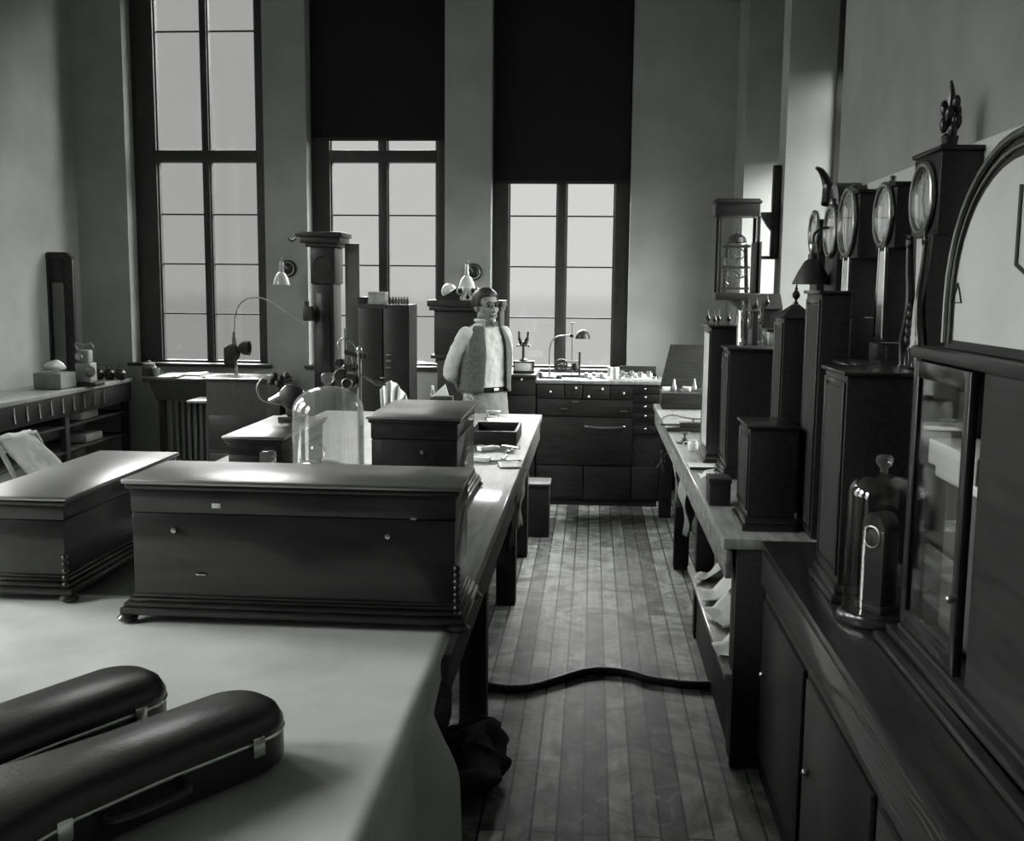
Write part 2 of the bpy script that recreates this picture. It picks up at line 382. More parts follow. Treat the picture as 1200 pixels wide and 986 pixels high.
grd = mrange(sp.outputs['Z'], -.02, .0, 0, 1)
skyv = math_('ADD', math_('MULTIPLY', skyv, grd), math_('MULTIPLY', math_('SUBTRACT', 1.0, grd), .60))
L_(skyv, bg.inputs['Strength']); bg.inputs['Color'].default_value = (1, 1, .985, 1)
scn.view_settings.view_transform = 'Standard'; scn.view_settings.look = 'None'; scn.view_settings.gamma = 1; scn.view_settings.exposure = 0
scn.view_settings.use_curve_mapping = False
scn.cycles.use_denoising = True; scn.cycles.max_bounces = 10; scn.cycles.transparent_max_bounces = 24
scn.cycles.diffuse_bounces = 5; scn.cycles.glossy_bounces = 5; scn.cycles.caustics_reflective = False; scn.cycles.caustics_refractive = False
scn.cycles.sample_clamp_indirect = 4
# ------------------------------------------------------------------ benches
XB = -.315                                                     # aisle edge of the left bench
t = thing('workbench', 'long wooden workbench with pale worn top left of the aisle, music boxes on it', 'workbench', (-1.0, 4.5, 0))
MB(1).box(-1.75, XB, 2.36, 6.79, .86, .90, .006).build('bench_top', M_bench, t)
MB(1).box(-1.72, XB-.012, 2.40, 6.76, .74, .86, .003).build('apron', M_benchside, t)
for y in (4.0, 5.58, 6.62):
    for x in (-.44, -1.62): MB(1).box(x-.055, x+.05, y-.06, y+.04, 0, .74, .004).build('leg', M_darkm, t)
MB(1).box(-1.6, -.50, 4.1, 6.6, .20, .235, .004).build('lower_shelf', M_darkm, t)
p = MB(1).box(-1.15, -.52, 2.45, 3.85, .04, .74, .006).build('drawer_pedestal', M_darkm, t)
for z in (.1, .32, .54): MB(1).box(-.52, -.505, 2.5, 3.80, z, z+.19, .004).build('drawer', M_dark, p)

t = thing('draped_table', 'low wooden table under the white cloth in the near left corner', 'table', (-1.4, 1.4, 0))
MB(1).box(-2.7, -.39, .55, 2.33, .86, .895, .005).build('tabletop', M_darkm, t)
for x in (-2.6, -.42):
    for y in (.65, 2.22): MB(1).box(x-.04, x+.04, y-.04, y+.04, 0, .86, .004).build('leg', M_darkm, t)

from mathutils import noise
def ss(a, b_, x): x = max(0, min(1, (x-a)/(b_-a))); return x*x*(3-2*x)
def topf(u, v):
    x = -2.75+u*(2.75-.318); y = .5+v*2.1
    n = .004*noise.noise(Vector((x*2.2, y*2.5, 1)))+.0025*noise.noise(Vector((x*6, y*5, 4)))
    n = max(n, -.001)*(1-ss(2.1, 2.36, y))
    return Vector((x, y, .9015+n))
b = MB(); b.grid(topf, 70, 60)
A1, A2, A3, A4 = AX(531, 745, XB), AX(517, 780, XB), AX(520, 793, XB), AX(506, 809, XB)
prof = [(A1.y-.0, .898), (A2.y+.03, A2.z+.004), (A2.y, A2.z), (A3.y, A3.z), (A4.y+.01, A4.z), (AX(508, 870, XB).y, .70-.06), (AX(507, 960, XB).y, .35)]
def backy(z):
    for (ya, za), (yb, zb) in zip(prof, prof[1:]):
        if zb <= z <= za: return ya+(yb-ya)*(za-z)/(za-zb+1e-9)
    return prof[-1][0] if z < prof[-1][1] else prof[0][0]
def drape(u, v):
    z = .9015-v*.56; yb = backy(z); y = .5+(yb-.5)*u
    k = ss(0, .35, v)
    fold = .030*sin(y*13+1.2*noise.noise(Vector((y*1.5, z, 0)))*2)+.012*sin(y*31+2)
    f2 = -.060*math.exp(-((y-(yb-.16))/.055)**2)+.022*math.exp(-((y-(yb-.045))/.03)**2)-.05*ss(yb-.03, yb, y)                   # sharp fold near the far edge
    return Vector((-.318+k*(.018+fold*.6+.02*v)+f2*ss(0, .35, v), y, z+.0*v))
b.grid(drape, 170, 34)
o = b.build('tablecloth', M_cloth, smooth=60); tag(o, 'pale cotton cloth spread over the near table, hanging down at the aisle', 'tablecloth')
md = o.modifiers.new('thickness', 'SOLIDIFY'); md.thickness = .002; md.offset = 1

# ------------------------------------------------------------------ music boxes
def chest(name, label, cat, x0, x1, y0, y1, z0, z1, m, plates=True, mould=.018, side_mould=True):
    t = thing(name, label, cat, ((x0+x1)/2, (y0+y1)/2, z0))
    lz = z1-(z1-z0)*.24
    MB(1).box(x0+mould, x1-mould, y0+mould, y1-mould, z0+.05, lz-.002, .003).build('body', m, t)
    l = MB(1); l.box(x0+mould*.9, x1-mould*.9, y0+mould*.9, y1-mould*.9, lz, z1-.02, .003)
    l.box(x0+mould*.4, x1-mould*.4, y0+mould*.4, y1-mould*.4, z1-.026, z1-.012, .005)
    l = l.build('lid', m, t)
    MB(1).box(x0, x1, y0, y1, z1-.0125, z1, .005).build('lid_panel', M_lid, l)
    q = MB(1)
    for k, (o_, za, zb) in enumerate(((-.010, z0+.012, z0+.030), (-.003, z0+.030, z0+.042), (.006, z0+.042, z0+.052), (.012, z0+.052, z0+.060))):
        q.box(x0+o_, x1-o_, y0+o_, y1-o_, za, zb, .005)
    q.build('base_moulding', m, t)
    for x in (x0+.005, x1-.005):
        for y in (y0+.005, y1-.005):
            MB(1).lathe([(.012, 0), (.022, .004), (.026, .010), (.020, .016), (.014, .02)], (x, y, z0-.006)).build('bun_foot', m, t)
    return t, lz
# largest box, front face y=562..745 in view
c1y = AZ(527, 746, .9).y+.01
zt = AY(525, 571, c1y).z; x1 = AY(541, 640, c1y).x; x0 = AY(142, 600, c1y).x
z0 = .912
c1, lz = chest('music_box', 'largest polished dark wooden music box, standing lengthwise in front across the bench', 'music box', x0, x1, c1y, c1y+.28, z0, zt, M_polish)
def onfront(px, py): q = AY(px, py, c1y+.018); return q
q = onfront(253.5, 593); MB(1).box(q.x-.011, q.x+.011, q.y-.0025, q.y+.002, q.z-.006, q.z+.006, .001).build('maker_plate', M_paper, c1).__setitem__('label', 'small pale paper plate')
for (px, py, r_) in ((205, 621, .008), (455, 628, .008)):
    q = onfront(px, py); MB(1).lathe([(0, -.012), (r_*.8, -.010), (r_, -.004), (r_*.7, 0), (r_*.7, .004)], q, ax='y').build('knob', M_chrome, c1)
q = onfront(236, 673); MB(1).box(q.x-.012, q.x+.012, q.y-.006, q.y+.002, q.z-.002, q.z+.002, .001).build('catch', M_chrome, c1)
q = onfront(485, 608); MB(1).box(q.x-.007, q.x+.007, q.y-.004, q.y+.002, q.z-.003, q.z+.003, .001).build('keyhole_plate', M_brass, c1)
# carved corner column with beads at the right
b = MB(1)
for k in range(9): b.sph((x1-.012, c1y+.006, z0+.02+k*.016), .009, n=12, m=8)
b.build('corner_beading', M_polish, c1)

# left box, turned away, seen at the left edge
yl = AZ(90, 713, .905).y+.05
h = AY(77, 583, yl).z
xa = AZ(77, 583, h).x; fr = AZ(217, 530, h); bl = AZ(131, 525, h)
c2, _ = chest('music_box', 'polished wooden music box at the left end, set end-on beside the largest one', 'music box', xa-.27, xa, yl, fr.y, .911, h, M_polish_y)
b = MB(1)
for k in range(6): b.sph((xa-.012, yl+.004, .930+k*.018), .009, n=12, m=8)
b.build('corner_beading', M_polish_y, c2)

# middle box, end-on, behind
ym = 3.70; zt2 = AY(541, 490, ym).z; xr = AY(541, 490, ym).x; xl = AY(428, 490, ym).x; ybk = AZ(566, 470, zt2).y
c3, _ = chest('music_box', 'tall polished music box set end-on in the middle of the bench, stepped base moulding', 'music box', xl, xr, ym, ybk, .907, zt2, M_polish_y)
MB(1).lathe([(0, -.010), (.007, -.008), (.008, -.003), (.005, .002)], ((xl+xr)/2+.03, ym+.018, zt2-.13), ax='y').build('keyhole_plate', M_brass, c3)

# small low case on the left of the bell jar
zc = 1.19
p1_, p2_, p3_ = AZ(259, 511, zc), AZ(333.6, 512.6, zc), AZ(321.5, 487, zc)
c4, _ = chest('wooden_case', 'plain dark case with shining flat lid left of the bell jar', 'case', p1_.x, p2_.x, p1_.y, p3_.y, .907, zc, M_polish_y)
print('case', p1_, p2_, p3_, 'chest2', xa, yl, fr, h, 'chest1', x0, x1, c1y, zt, 'chest3', xl, xr, ybk, zt2)

# ------------------------------------------------------------------ bell jars
def bell(name, label, loc, r, h, base=True, glass=None, n=40, shoulder=.5):
    t = thing(name, label, 'bell jar', loc)
    z0 = .028 if base else 0.002
    rs = r*shoulder*2
    hd = h-.055                                                # top of the dome, under the knob
    pr = [(r*1.04, z0), (r*1.04, z0+.006), (r, z0+.012), (r, hd-rs*.75)]
    for k in range(1, 13):
        a = pi/2*k/12; pr.append((r*cos(a) if k < 12 else .012, hd-rs*.75+rs*.75*sin(a)))
    inner = [(max(q-.003, .002), z-(.003 if i > 3 else 0)) for i, (q, z) in enumerate(pr)][::-1]
    g = MB(); g.lathe(pr+inner, n=n, closed=True); g.build('glass_dome', glass or M_jar, t, smooth=50)
    g = MB(); g.lathe([(.010, 0), (.010, .010), (.017, .014), (.022, .024), (.022, .036), (.016, .044), (0, .046)], (0, 0, hd-.001), n=20); g.build('glass_knob', M_jar, t)
    if base: MB().lathe([(r*1.14, 0), (r*1.18, .006), (r*1.16, .016), (r*1.08, .022), (r*1.06, .028), (0, .028)], n=n).build('base', M_polish, t)
    return t
yj = 3.35
q = AY(385, 433, yj); lft = AY(344, 500, yj).x; rgt = AY(425.5, 500, yj).x
bell('bell_jar', 'tall clear glass bell jar with knob, centre left behind the largest music box', ((lft+rgt)/2, yj, .902), (rgt-lft)/2, q.z-.902, base=False, glass=M_jar, shoulder=.46)
yj2 = c1y+.28+.17
q = AY(373, 517, yj2)
bell('bell_jar', 'squat glass dome, only its knob and crown showing over the largest music box', (q.x, yj2, .902), .125, q.z-.902, base=False, glass=M_jar, shoulder=.34)
q = AY(314, 529, 3.0); t = thing('glass_jar', 'small glass jar with flat stopper showing behind the largest music box', 'jar', (q.x, 3.0, .902))
MB().lathe([(.045, 0), (.05, .01), (.05, q.z-.902-.08), (.03, q.z-.902-.06), (.022, q.z-.902-.035)], n=24).build('jar_body', M_jar, t)
MB().lathe([(.020, -.04), (.024, -.03), (.024, -.004), (.018, 0), (0, 0)], (0, 0, q.z-.902), n=20).build('stopper', M_jar, t)

# ------------------------------------------------------------------ violin cases
def violin_case(label, tip, ang, L, hgt):
    # local: tip (narrow end) at origin side, body runs along -x
    t = thing('violin_case', label, 'violin case', (tip.x, tip.y, .9095), ang)
    def outline(inset=0):
        P = []
        w0, w1, w2 = .085-inset, .082-inset, .125-inset
        top = [(0, 0)]
        for k in range(1, 10): a = pi/2*k/9; top.append((-.085+ (.085-inset)*cos(a)*1.0, w0*sin(a)))
        top[0] = (-inset, 0)
        pts = top+[(-.28, w1), (-.42, w1+.008), (-.55, w2), (-.68, w2), (-.76, w2*.75), (-L+inset, w2*.35)]
        bot = [(x, -y) for x, y in pts[::-1] if y > 0]
        return pts+[(-L+inset, 0)]+bot
    for nm, za, zb, m in (('case_body', 0, hgt*.58, M_leather), ('lid', hgt*.60, hgt, M_leather)):
        b = MB(); levels = ((za, .012 if nm == 'case_body' else 0), (za+.01, 0), (zb-.03 if nm == 'lid' else zb-.004, 0), (zb-.012 if nm == 'lid' else zb-.001, .010), (zb, .028 if nm == 'lid' else .002))
        rings = [[b._v((x, y, z)) for x, y in outline(i)] for z, i in levels]
        n = len(rings[0])
        for A, B in zip(rings, rings[1:]):
            for k in range(n): b.bm.faces.new((A[k], A[(k+1) % n], B[(k+1) % n], B[k]))
        b.bm.faces.new(rings[0][::-1]); b.bm.faces.new(rings[-1]); b.build(nm, m, t, smooth=50)
    b = MB(); O = outline(.001); b.tube([(x*1.0, y, hgt*.59) for x, y in O], .0035, 6, 1, closed=True); b.build('lid_seam', M_chrome, t)
    for x in (-.10, -.44):
        y = -.086 if x > -.2 else -.095
        c = MB().box(x-.012, x+.012, y-.006, y+.004, hgt*.38, hgt*.7, .002).build('clasp', M_chrome, t)
    MB().tube([(-.24, -.085, hgt*.45), (-.25, -.105, hgt*.42), (-.31, -.108, hgt*.40), (-.37, -.105, hgt*.42), (-.38, -.088, hgt*.45)], .007, 8).build('handle', M_leather, t)
    return t
vt = AZ(322, 845, .97); va = AZ(305, 843, .97); vb = AZ(160, 888, .97)
ang = math.degrees(math.atan2(va.y-vb.y, va.x-vb.x)); print('violin', vt, ang)
violin_case('black leather violin case lying nearer on the white cloth, its rounded end farther right', vt+Vector((-.015, .035, 0)), ang+8, .80, .105)
vt2 = AZ(191, 812, .97); va = AZ(160, 817, .97); vb = AZ(62, 848, .97)
ang2 = math.degrees(math.atan2(va.y-vb.y, va.x-vb.x)); print(vt2, ang2)
violin_case('black leather violin case lying farther back, at the left edge of the white cloth', vt2+Vector((-.025, .03, 0)), ang2+6, .80, .105)

# ------------------------------------------------------------------ right benches
t = thing('workbench', 'pale topped workbench along the right wall with tools and papers', 'workbench', (.8, 6, 0))
MB(1).box(.475, 1.12, 3.66, 8.03, .81, .85, .006).build('bench_top', M_bench, t)
MB(1).box(.487, .51, 3.68, 8.0, .70, .81, .003).build('apron', mat('scuffed_edge_wood', .16, .6, .3, noise=.4, nscale=10, stretch=(1, 1, 5)), t)
for y in (3.78, 5.13, 6.42, 7.9): MB(1).box(.53, .62, y-.045, y+.045, 0, .81, .004).build('leg', M_darkm, t)
MB(1).box(.50, 1.10, 3.7, 5.2, .315, .34, .004).build('lower_shelf', M_bench, t)
MB(1).box(.54, 1.10, 3.7, 5.2, 0, .30, .004).build('shelf_box', M_darkm, t)
MB(1).box(1.04, 1.10, 3.7, 8.0, .1, .7, .004).build('back_panel', M_darkm, t)
MB(1).box(.525, 1.10, 3.665, 3.695, .0, .81, .003).build('end_panel', M_darkm, t)

t = thing('display_counter', 'dark panelled counter nearest on the right, bell jar and clocks on it', 'counter', (.85, 2.2, 0))
XC = .603
MB(1).box(XC, 1.11, .6, 3.645, .815, .85, .004).build('counter_top', M_polish_y, t)
g_ = mat('figured_front_wood', .02, .4, .5, noise=0, coat=.5)
nt_ = g_.node_tree; wv = nt_.nodes.new('ShaderNodeTexWave'); wv.wave_type = 'RINGS'; wv.inputs['Scale'].default_value = 7; wv.inputs['Distortion'].default_value = 9; wv.inputs['Detail'].default_value = 3
tcn = nt_.nodes.new('ShaderNodeTexCoord'); mpn = nt_.nodes.new('ShaderNodeMapping'); mpn.inputs['Scale'].default_value = (1, .7, 3); rr = nt_.nodes.new('ShaderNodeValToRGB')
rr.color_ramp.elements[0].color = tint(.018); rr.color_ramp.elements[1].color = tint(.06); rr.color_ramp.elements[0].position = .55
nt_.links.new(tcn.outputs['Object'], mpn.inputs['Vector']); nt_.links.new(mpn.outputs[0], wv.inputs['Vector']); nt_.links.new(wv.outputs['Fac'], rr.inputs['Fac']); nt_.links.new(rr.outputs[0], nt_.nodes['Principled BSDF'].inputs['Base Color'])
MB(1).box(XC+.004, XC+.03, .62, 3.64, .70, .815, .003).build('front_board', g_, t)
MB(1).box(XC+.02, 1.11, .62, 3.62, 0, .70, .004).build('cabinet_body', M_darkm, t)
for k, y in enumerate((.7, 1.43, 2.16, 2.89)):
    d = MB(1).box(XC+.004, XC+.02, y, y+.68, .10, .66, .006).build('door_panel', M_dark, t)
    MB(1).sph((XC-.004, y+.6, .42), .011).build('knob', M_brass, d)
# ------------------------------------------------------------------ clocks (local frame: front faces -y, base at z=0)
def dial_parts(t, cx, z, r, y, bez=.010, minute=200, hour=300, rs=None, ins=0, bm=None):
    b = MB(); b.torus((cx, y, z), r, bez, 'y', n=40); b.torus((cx, y+.004, z), r-bez*1.6, bez*.45, 'y', n=40); bz = b.build('bezel', bm or M_brass, t)
    d = MB().lathe([(0, y+.004+ins), (r-bez*1.4, y+.004+ins), (r-bez*1.4, y+.012+ins)], (cx, 0, z), n=40, ax='y').build('dial', M_dial, t)
    yy = y+.003+ins; m = MB(); rr = r-bez*1.4; O_, I_ = [], []
    for k in range(96):
        a = 2*pi*k/96; ro = rr*.92; ri = rr*(.72 if k % 8 == 0 else .89)
        O_.append((cx+ro*sin(a), z+ro*cos(a))); I_.append((cx+ri*sin(a), z+ri*cos(a)))
    V0 = [[m._v((u, yy+dy, v)) for u, v in L_] for L_ in (O_, I_) for dy in (0, -.001)]
    for A_, B_ in ((0, 1), (1, 3), (3, 2), (2, 0)):
        for k in range(96): m.bm.faces.new((V0[A_][k], V0[A_][(k+1) % 96], V0[B_][(k+1) % 96], V0[B_][k]))
    m.build('chapter_ring', M_iron, d, smooth=0)
    for nm, deg, ln, wd in (('hour_hand', hour, .5, .05), ('minute_hand', minute, .78, .03)):
        a = R(deg); u, v = Vector((sin(a), 0, cos(a))), Vector((cos(a), 0, -sin(a))); P0 = Vector((cx, yy-.002, z)); rr = r-bez*1.4
        q = [P0-u*rr*.1+v*rr*wd, P0+u*rr*ln+v*rr*.01, P0+u*rr*ln-v*rr*.01, P0-u*rr*.1-v*rr*wd]
        MB().hexa(q+[p+Vector((0, -.001, 0)) for p in q]).build(nm, M_iron, d)
    if bez > .008:
        MB().lathe([(r-bez, y-.002), ((r-bez)*.7, y-.008), ((r-bez)*.35, y-.011), (0.001, y-.012)], (cx, 0, z), n=32, ax='y').build('dial_glass', M_glass, t)
def box_part(t, name, m, *a, bev=.004): return MB().box(*a, bev).build(name, m, t)
def finial(t, x, y, z, s=1, name='finial', m=None):
    pr = [(.004, 0), (.010, .002), (.010, .008), (.004, .012), (.005, .018), (.014, .028), (.016, .038), (.010, .050), (.004, .056), (.007, .060), (.004, .066), (.0025, .085), (0, .10)]
    MB().lathe([(a*s, b_*s) for a, b_ in pr], (x, y, z), n=16).build(name, m or M_polish, t)

WX = 1.125                                                     # face of the pale wall board
def wall_clock(label, py_center, r, zbot, px, front=1.0, w=None, top=None, **kw):
    q = AX(px, py_center, front); d = WX-front; w = w or r*1.12
    t = thing('wall_clock', label, 'clock', (WX, q.y, zbot), -90)
    zc = q.z-zbot; tp = (top or q.z+r*.98)-zbot
    MB().box(-w, w, -d+.004, 0, zc-r*1.12, tp, .006).box(-w*1.06, w*1.06, -d-.004, 0, tp, tp+.014, .004).build('case', M_dark, t)
    dial_parts(t, 0, zc, r, -d-.006, **kw)
    return t, zc, d, w, r
# banjo pattern: round head, narrow glazed throat, box base
def throat(t, zc, d, r, zb, w0=.030, w1=.045, mm=None):
    z1, z0 = zc-r*1.08, zb
    MB().hexa([(-w1-.02, -d+.005, z0), (w1+.02, -d+.005, z0), (w1+.02, 0, z0), (-w1-.02, 0, z0), (-w0-.02, -d+.005, z1), (w0+.02, -d+.005, z1), (w0+.02, 0, z1), (-w0-.02, 0, z1)]).build('throat', M_dark, t)
    MB().hexa([(-w1, -d-.002, z0+.02), (w1, -d-.002, z0+.02), (w1, -d+.004, z0+.02), (-w1, -d+.004, z0+.02), (-w0, -d-.002, z1-.012), (w0, -d-.002, z1-.012), (w0, -d+.004, z1-.012), (-w0, -d+.004, z1-.012)]).build('throat_glass', mm or M_dial, t)
    MB().tube([(-w1-.008, -d-.002, z0+.012), (-w0-.008, -d-.002, z1)], .004, 6).tube([(w1+.008, -d-.002, z0+.012), (w0+.008, -d-.002, z1)], .004, 6).build('throat_frame', M_brass, t)
# lyre clock, nearest of the row
t, zc, d, w_, r_ = wall_clock('lyre shaped wall clock with scrolled arms and carved leaf finial, nearest the arched clock', 233, .103, 1.45, 1083, minute=150, hour=20, top=2.13, w=.13)
zz = lambda py, Y=3.33: AX(1083, py, 1.0).z-1.45
b = MB()
for s_ in (-1, 1):
    b.tube([(s_*.062, -d-.012, zc-.115), (s_*.085, -d-.016, zc-.108), (s_*.092, -d-.016, zc-.13), (s_*.078, -d-.016, zc-.142), (s_*.066, -d-.014, zc-.128), (s_*.072, -d-.012, zc-.122)], .006, 8)
    b.tube([(s_*.088, -d-.010, zc-.12), (s_*.070, -d-.010, zc-.22), (s_*.048, -d-.010, zc-.30), (s_*.060, -d-.012, zc-.37), (s_*.088, -d-.014, zc-.44), (s_*.080, -d-.012, .03)], lambda u: .010+.004*sin(u*3), 8)
b.build('lyre_arm', M_polish, t)
MB().prism([(-.04, zc-.12), (.04, zc-.12), (.022, zc-.29), (.055, zc-.40), (.06, .03), (-.06, .03), (-.055, zc-.40), (-.022, zc-.29)], -d-.004, -d+.004).build('throat_glass', M_dial, t)
MB().prism([(-.10, zc-.11), (.10, zc-.11), (.06, zc-.29), (.10, zc-.42), (.10, 0), (-.10, 0), (-.10, zc-.42), (-.06, zc-.29)], -d+.004, 0).build('lower_case', M_dark, t)
b = MB()
for s_ in (-1, 1):
    for k in range(5): b.sph((s_*(.045+.012*k/4), -d-.012, zc-.32-.028*k), .012, 1, .7, 1.5, 10, 8, Matrix.Rotation(s_*.5, 3, 'Y'))
    b.torus((s_*.035, -d-.012, .055), .028, .005, 'y', n=20, sx=.8, sz=1.4)
b.build('carved_leaves', M_polish, t)
b = MB(); fz = 2.144-1.45
b.lathe([(.030, 0), (.034, .01), (.022, .02), (.026, .04), (.016, .05)], (0, -.06, fz), n=16)
for k in range(9):
    a = k*2.4; rr = .020; b.sph((rr*cos(a), -.06+rr*sin(a), fz+.055+.010*k), .016, .8, .8, 1.6, 10, 8, Matrix.Rotation(.3*cos(a), 3, 'Y'))
b.tube([(0, -.06, fz+.12), (.004, -.062, fz+.17), (-.002, -.065, fz+.205)], lambda u: .014*(1-u*.75), 8)
b.build('leaf_finial', M_polish, t)
# second
t, zc, d, w_, r_ = wall_clock('wall clock with round glass dial and pale straight throat, second from the arched clock', 252, .103, 1.30, 1037, minute=175, hour=350, top=2.07)
throat(t, zc, d, r_, AX(1030, 400, 1.0).z-1.30)
box_part(t, 'lower_case', M_dark, -.12, .12, -d, 0, 0, AX(1030, 403, 1.0).z-1.30)
MB().lathe([(.012, 0), (.016, .01), (.008, .02), (.012, .03), (0, .035)], (-.02, -.1, 2.084-1.30), n=14).build('finial', M_brass, t)
# third, wide bezel with the dial set deep
t, zc, d, w_, r_ = wall_clock('wall clock with a wide brass bezel and deep set dial, third from the arched clock', 260.5, .128, 1.35, 994.5, minute=185, hour=40, top=2.09, ins=.02)
throat(t, zc, d, r_, AX(998, 372, 1.0).z-1.35, .034, .042)
box_part(t, 'lower_case', M_dark, -.12, .12, -d, 0, 0, AX(998, 374, 1.0).z-1.35)
MB().lathe([(.012, 0), (.016, .01), (.008, .02), (.012, .03), (0, .035)], (-.05, -.1, 2.104-1.35), n=14).build('finial', M_brass, t)
# fourth: scroll topped
t, zc, d, w_, r_ = wall_clock('wall clock with dark arched scroll hood over its dial, fourth from the arched clock', 271, .105, 1.40, 975, minute=180, hour=60, top=2.04)
q = AX(982, 218, 1.0)
b = MB()
b.prism([(.10*cos(R(a)), .12*sin(R(a))+q.z-1.40-.10) for a in range(0, 181, 12)], -d, -.02)
b.build('arched_hood', M_polish, t)
MB().tube([(-.10, -d, q.z-1.40-.06), (-.125, -d, q.z-1.40+.02), (-.11, -d-.03, q.z-1.40+.075), (-.08, -d-.06, q.z-1.40+.09)], lambda u: .03*(1-u*.8), 10).build('scroll_horn', M_polish, t)
MB().torus((0, -d-.006, zc+.115), .016, .006, 'y', n=16).sph((.0, -d-.006, zc+.115), .008).build('brass_rosette', M_brass, t)
box_part(t, 'lower_case', M_dark, -.11, .11, -d, 0, 0, zc-.1)
# fifth
t, zc, d, w_, r_ = wall_clock('small wall clock with oval looking dial, farthest of the wall row beside the recess', 272, .088, 1.45, 955.5, minute=190, hour=70, top=2.02)
box_part(t, 'lower_case', M_dark, -.08, .08, -d, 0, 0, zc-.08)

# arched clock on the cabinet
CZ = 1.593
t = thing('arched_clock', 'large round-topped clock case with pale arched dial on top of the glazed cabinet', 'clock', (1.10, 2.09, CZ), -90)
aq = AX(1103, 385, .80); hw = aq.y-2.09
def arch(w, h, z0, k=20):
    return [(w, z0)]+[(w*cos(pi*i/k), z0+.10+(h-.10)*sin(pi*i/k)) for i in range(k+1)]+[(-w, z0)]
MB().prism(arch(hw, .43, 0), -.29, 0).build('case', M_dark, t)
ring = MB(); P0 = arch(hw-.012, .42, .012)
ring.tube([(x, -.295, z) for x, z in P0], .008, 8, 1)
ring.tube([(x, -.293, z) for x, z in arch(hw-.035, .395, .012)], .004, 6, 1); ring.build('arched_bezel', M_brass, t)
d_ = MB().prism(arch(hw-.065, .365, .02), -.294, -.288).build('dial', M_dial, t)
tq = AX(1123, 344, .806); tx, tz = 2.09-tq.y, tq.z-CZ
MB().tube([(tx-.028, -.296, tz-.02), (tx, -.296, tz+.022), (tx+.028, -.296, tz-.02)], .0022, 5, 1, closed=True).build('triangle_mark', M_iron, d_)
for deg, ln in ((0, .15), (110, .11)):
    MB().tube([(0, -.297, .18), (ln*sin(R(deg)), -.297, .18+ln*cos(R(deg)))], .004, 6).build('hand', M_iron, d_)

# glazed cabinet on the counter
t = thing('display_cabinet', 'dark glazed cabinet on the counter, white slab inside for a reflection, arched clock above', 'cabinet', (1.12, 2.2, .855), -90)
# local x: -(Y-2.2); front at y=-.35
H = CZ-.855
def yx(Y): return 2.2-Y
x0_, x1_ = yx(2.60), yx(1.55)
b = MB(); b.box(x0_, x1_, -.355, 0, H-.03, H-.002, .006); b.box(x0_+.005, x1_, -.35, 0, 0, .05, .006)
b.box(x0_+.01, x0_+.03, -.335, 0, .05, H-.03); b.box(yx(2.16), x1_, -.335, 0, .05, H-.03); b.box(x0_+.03, yx(2.16), -.02, 0, .05, H-.03)
b.build('carcase', M_dark, t)
b = MB(); xa_, xb_ = x0_+.015, yx(2.20); fy = -.348
for a in ((xa_, xa_+.035, .055, H-.035), (xb_-.035, xb_, .055, H-.035), (xa_+.035, xb_-.035, .055, .095), (xa_+.035, xb_-.035, H-.075, H-.035)): b.box(a[0], a[1], fy, fy+.02, a[2], a[3], .004)
dr = b.build('door', M_polish, t)
MB().box(xa_+.035, xb_-.035, fy+.008, fy+.011, .095, H-.075).build('door_glass', M_glass, dr)
MB().sph((xb_-.018, fy-.008, .22), .009).build('knob', M_brass, dr)
MB().box(x0_-.02, x1_, -.40, -.35, -.0, .018, .004).box(x0_-.01, x1_, -.372, -.35, .018, .04, .004).build('base_moulding', M_polish, t)
wq = AX(1062, 484, .90)
t = thing('reflection_slab', 'white slab put inside the glazed cabinet for a bright reflection', 'slab', (.905, 2.385, wq.z-.06))
MB().box(-.10, .12, -.17, .16, 0, .06, .004).box(-.085, .12, -.16, .15, -.03, 0, .004).build('slab', M_white, t)  # white slab stands in for a bright reflection at the door
MB().box(-.06, .12, -.15, .14, -(wq.z-.06-.907), -.03, .004).build('pedestal', M_grey, t)
t = thing('cloth_bundle', 'light cloth hanging inside the glazed cabinet', 'cloth', (.99, 2.46, 1.405))
b = MB().grid(lambda u, v: Vector((.02*sin(u*18)+.01*sin(v*9), -.05+.11*u*(1-.35*v), .155-.19*v)), 20, 10)
b.build('cloth', M_canvas, t, smooth=80, solid=.004)

# bell jar on the counter
q = AZ(1030, 741, .85); L_x, R_x = AY(985, 640, q.y+.11).x, AY(1075, 640, q.y+.11).x
jr = (R_x-L_x)/2; jy = q.y+jr; jx = (L_x+R_x)/2
zt_ = AY(1040, 528, jy).z
bj = bell('bell_jar', 'tall bell jar on dark turned base, on the counter at the right, dark inside', (jx, jy, .851), jr*.88, zt_-.851, base=True, glass=M_glass, shoulder=.5)
t = thing('mantel_clock', 'dark mantel clock standing inside the bell jar on the counter', 'clock', (jx, jy, .8795), -60)
MB().box(-.048, .048, -.035, .035, 0, .02, .003).box(-.04, .04, -.028, .028, .02, .22, .004).prism([(.04*cos(R(a)), .22+.045*sin(R(a))) for a in range(0, 181, 15)], -.028, .028).build('case', M_dark, t)
dial_parts(t, 0, .20, .028, -.030, bez=.003)

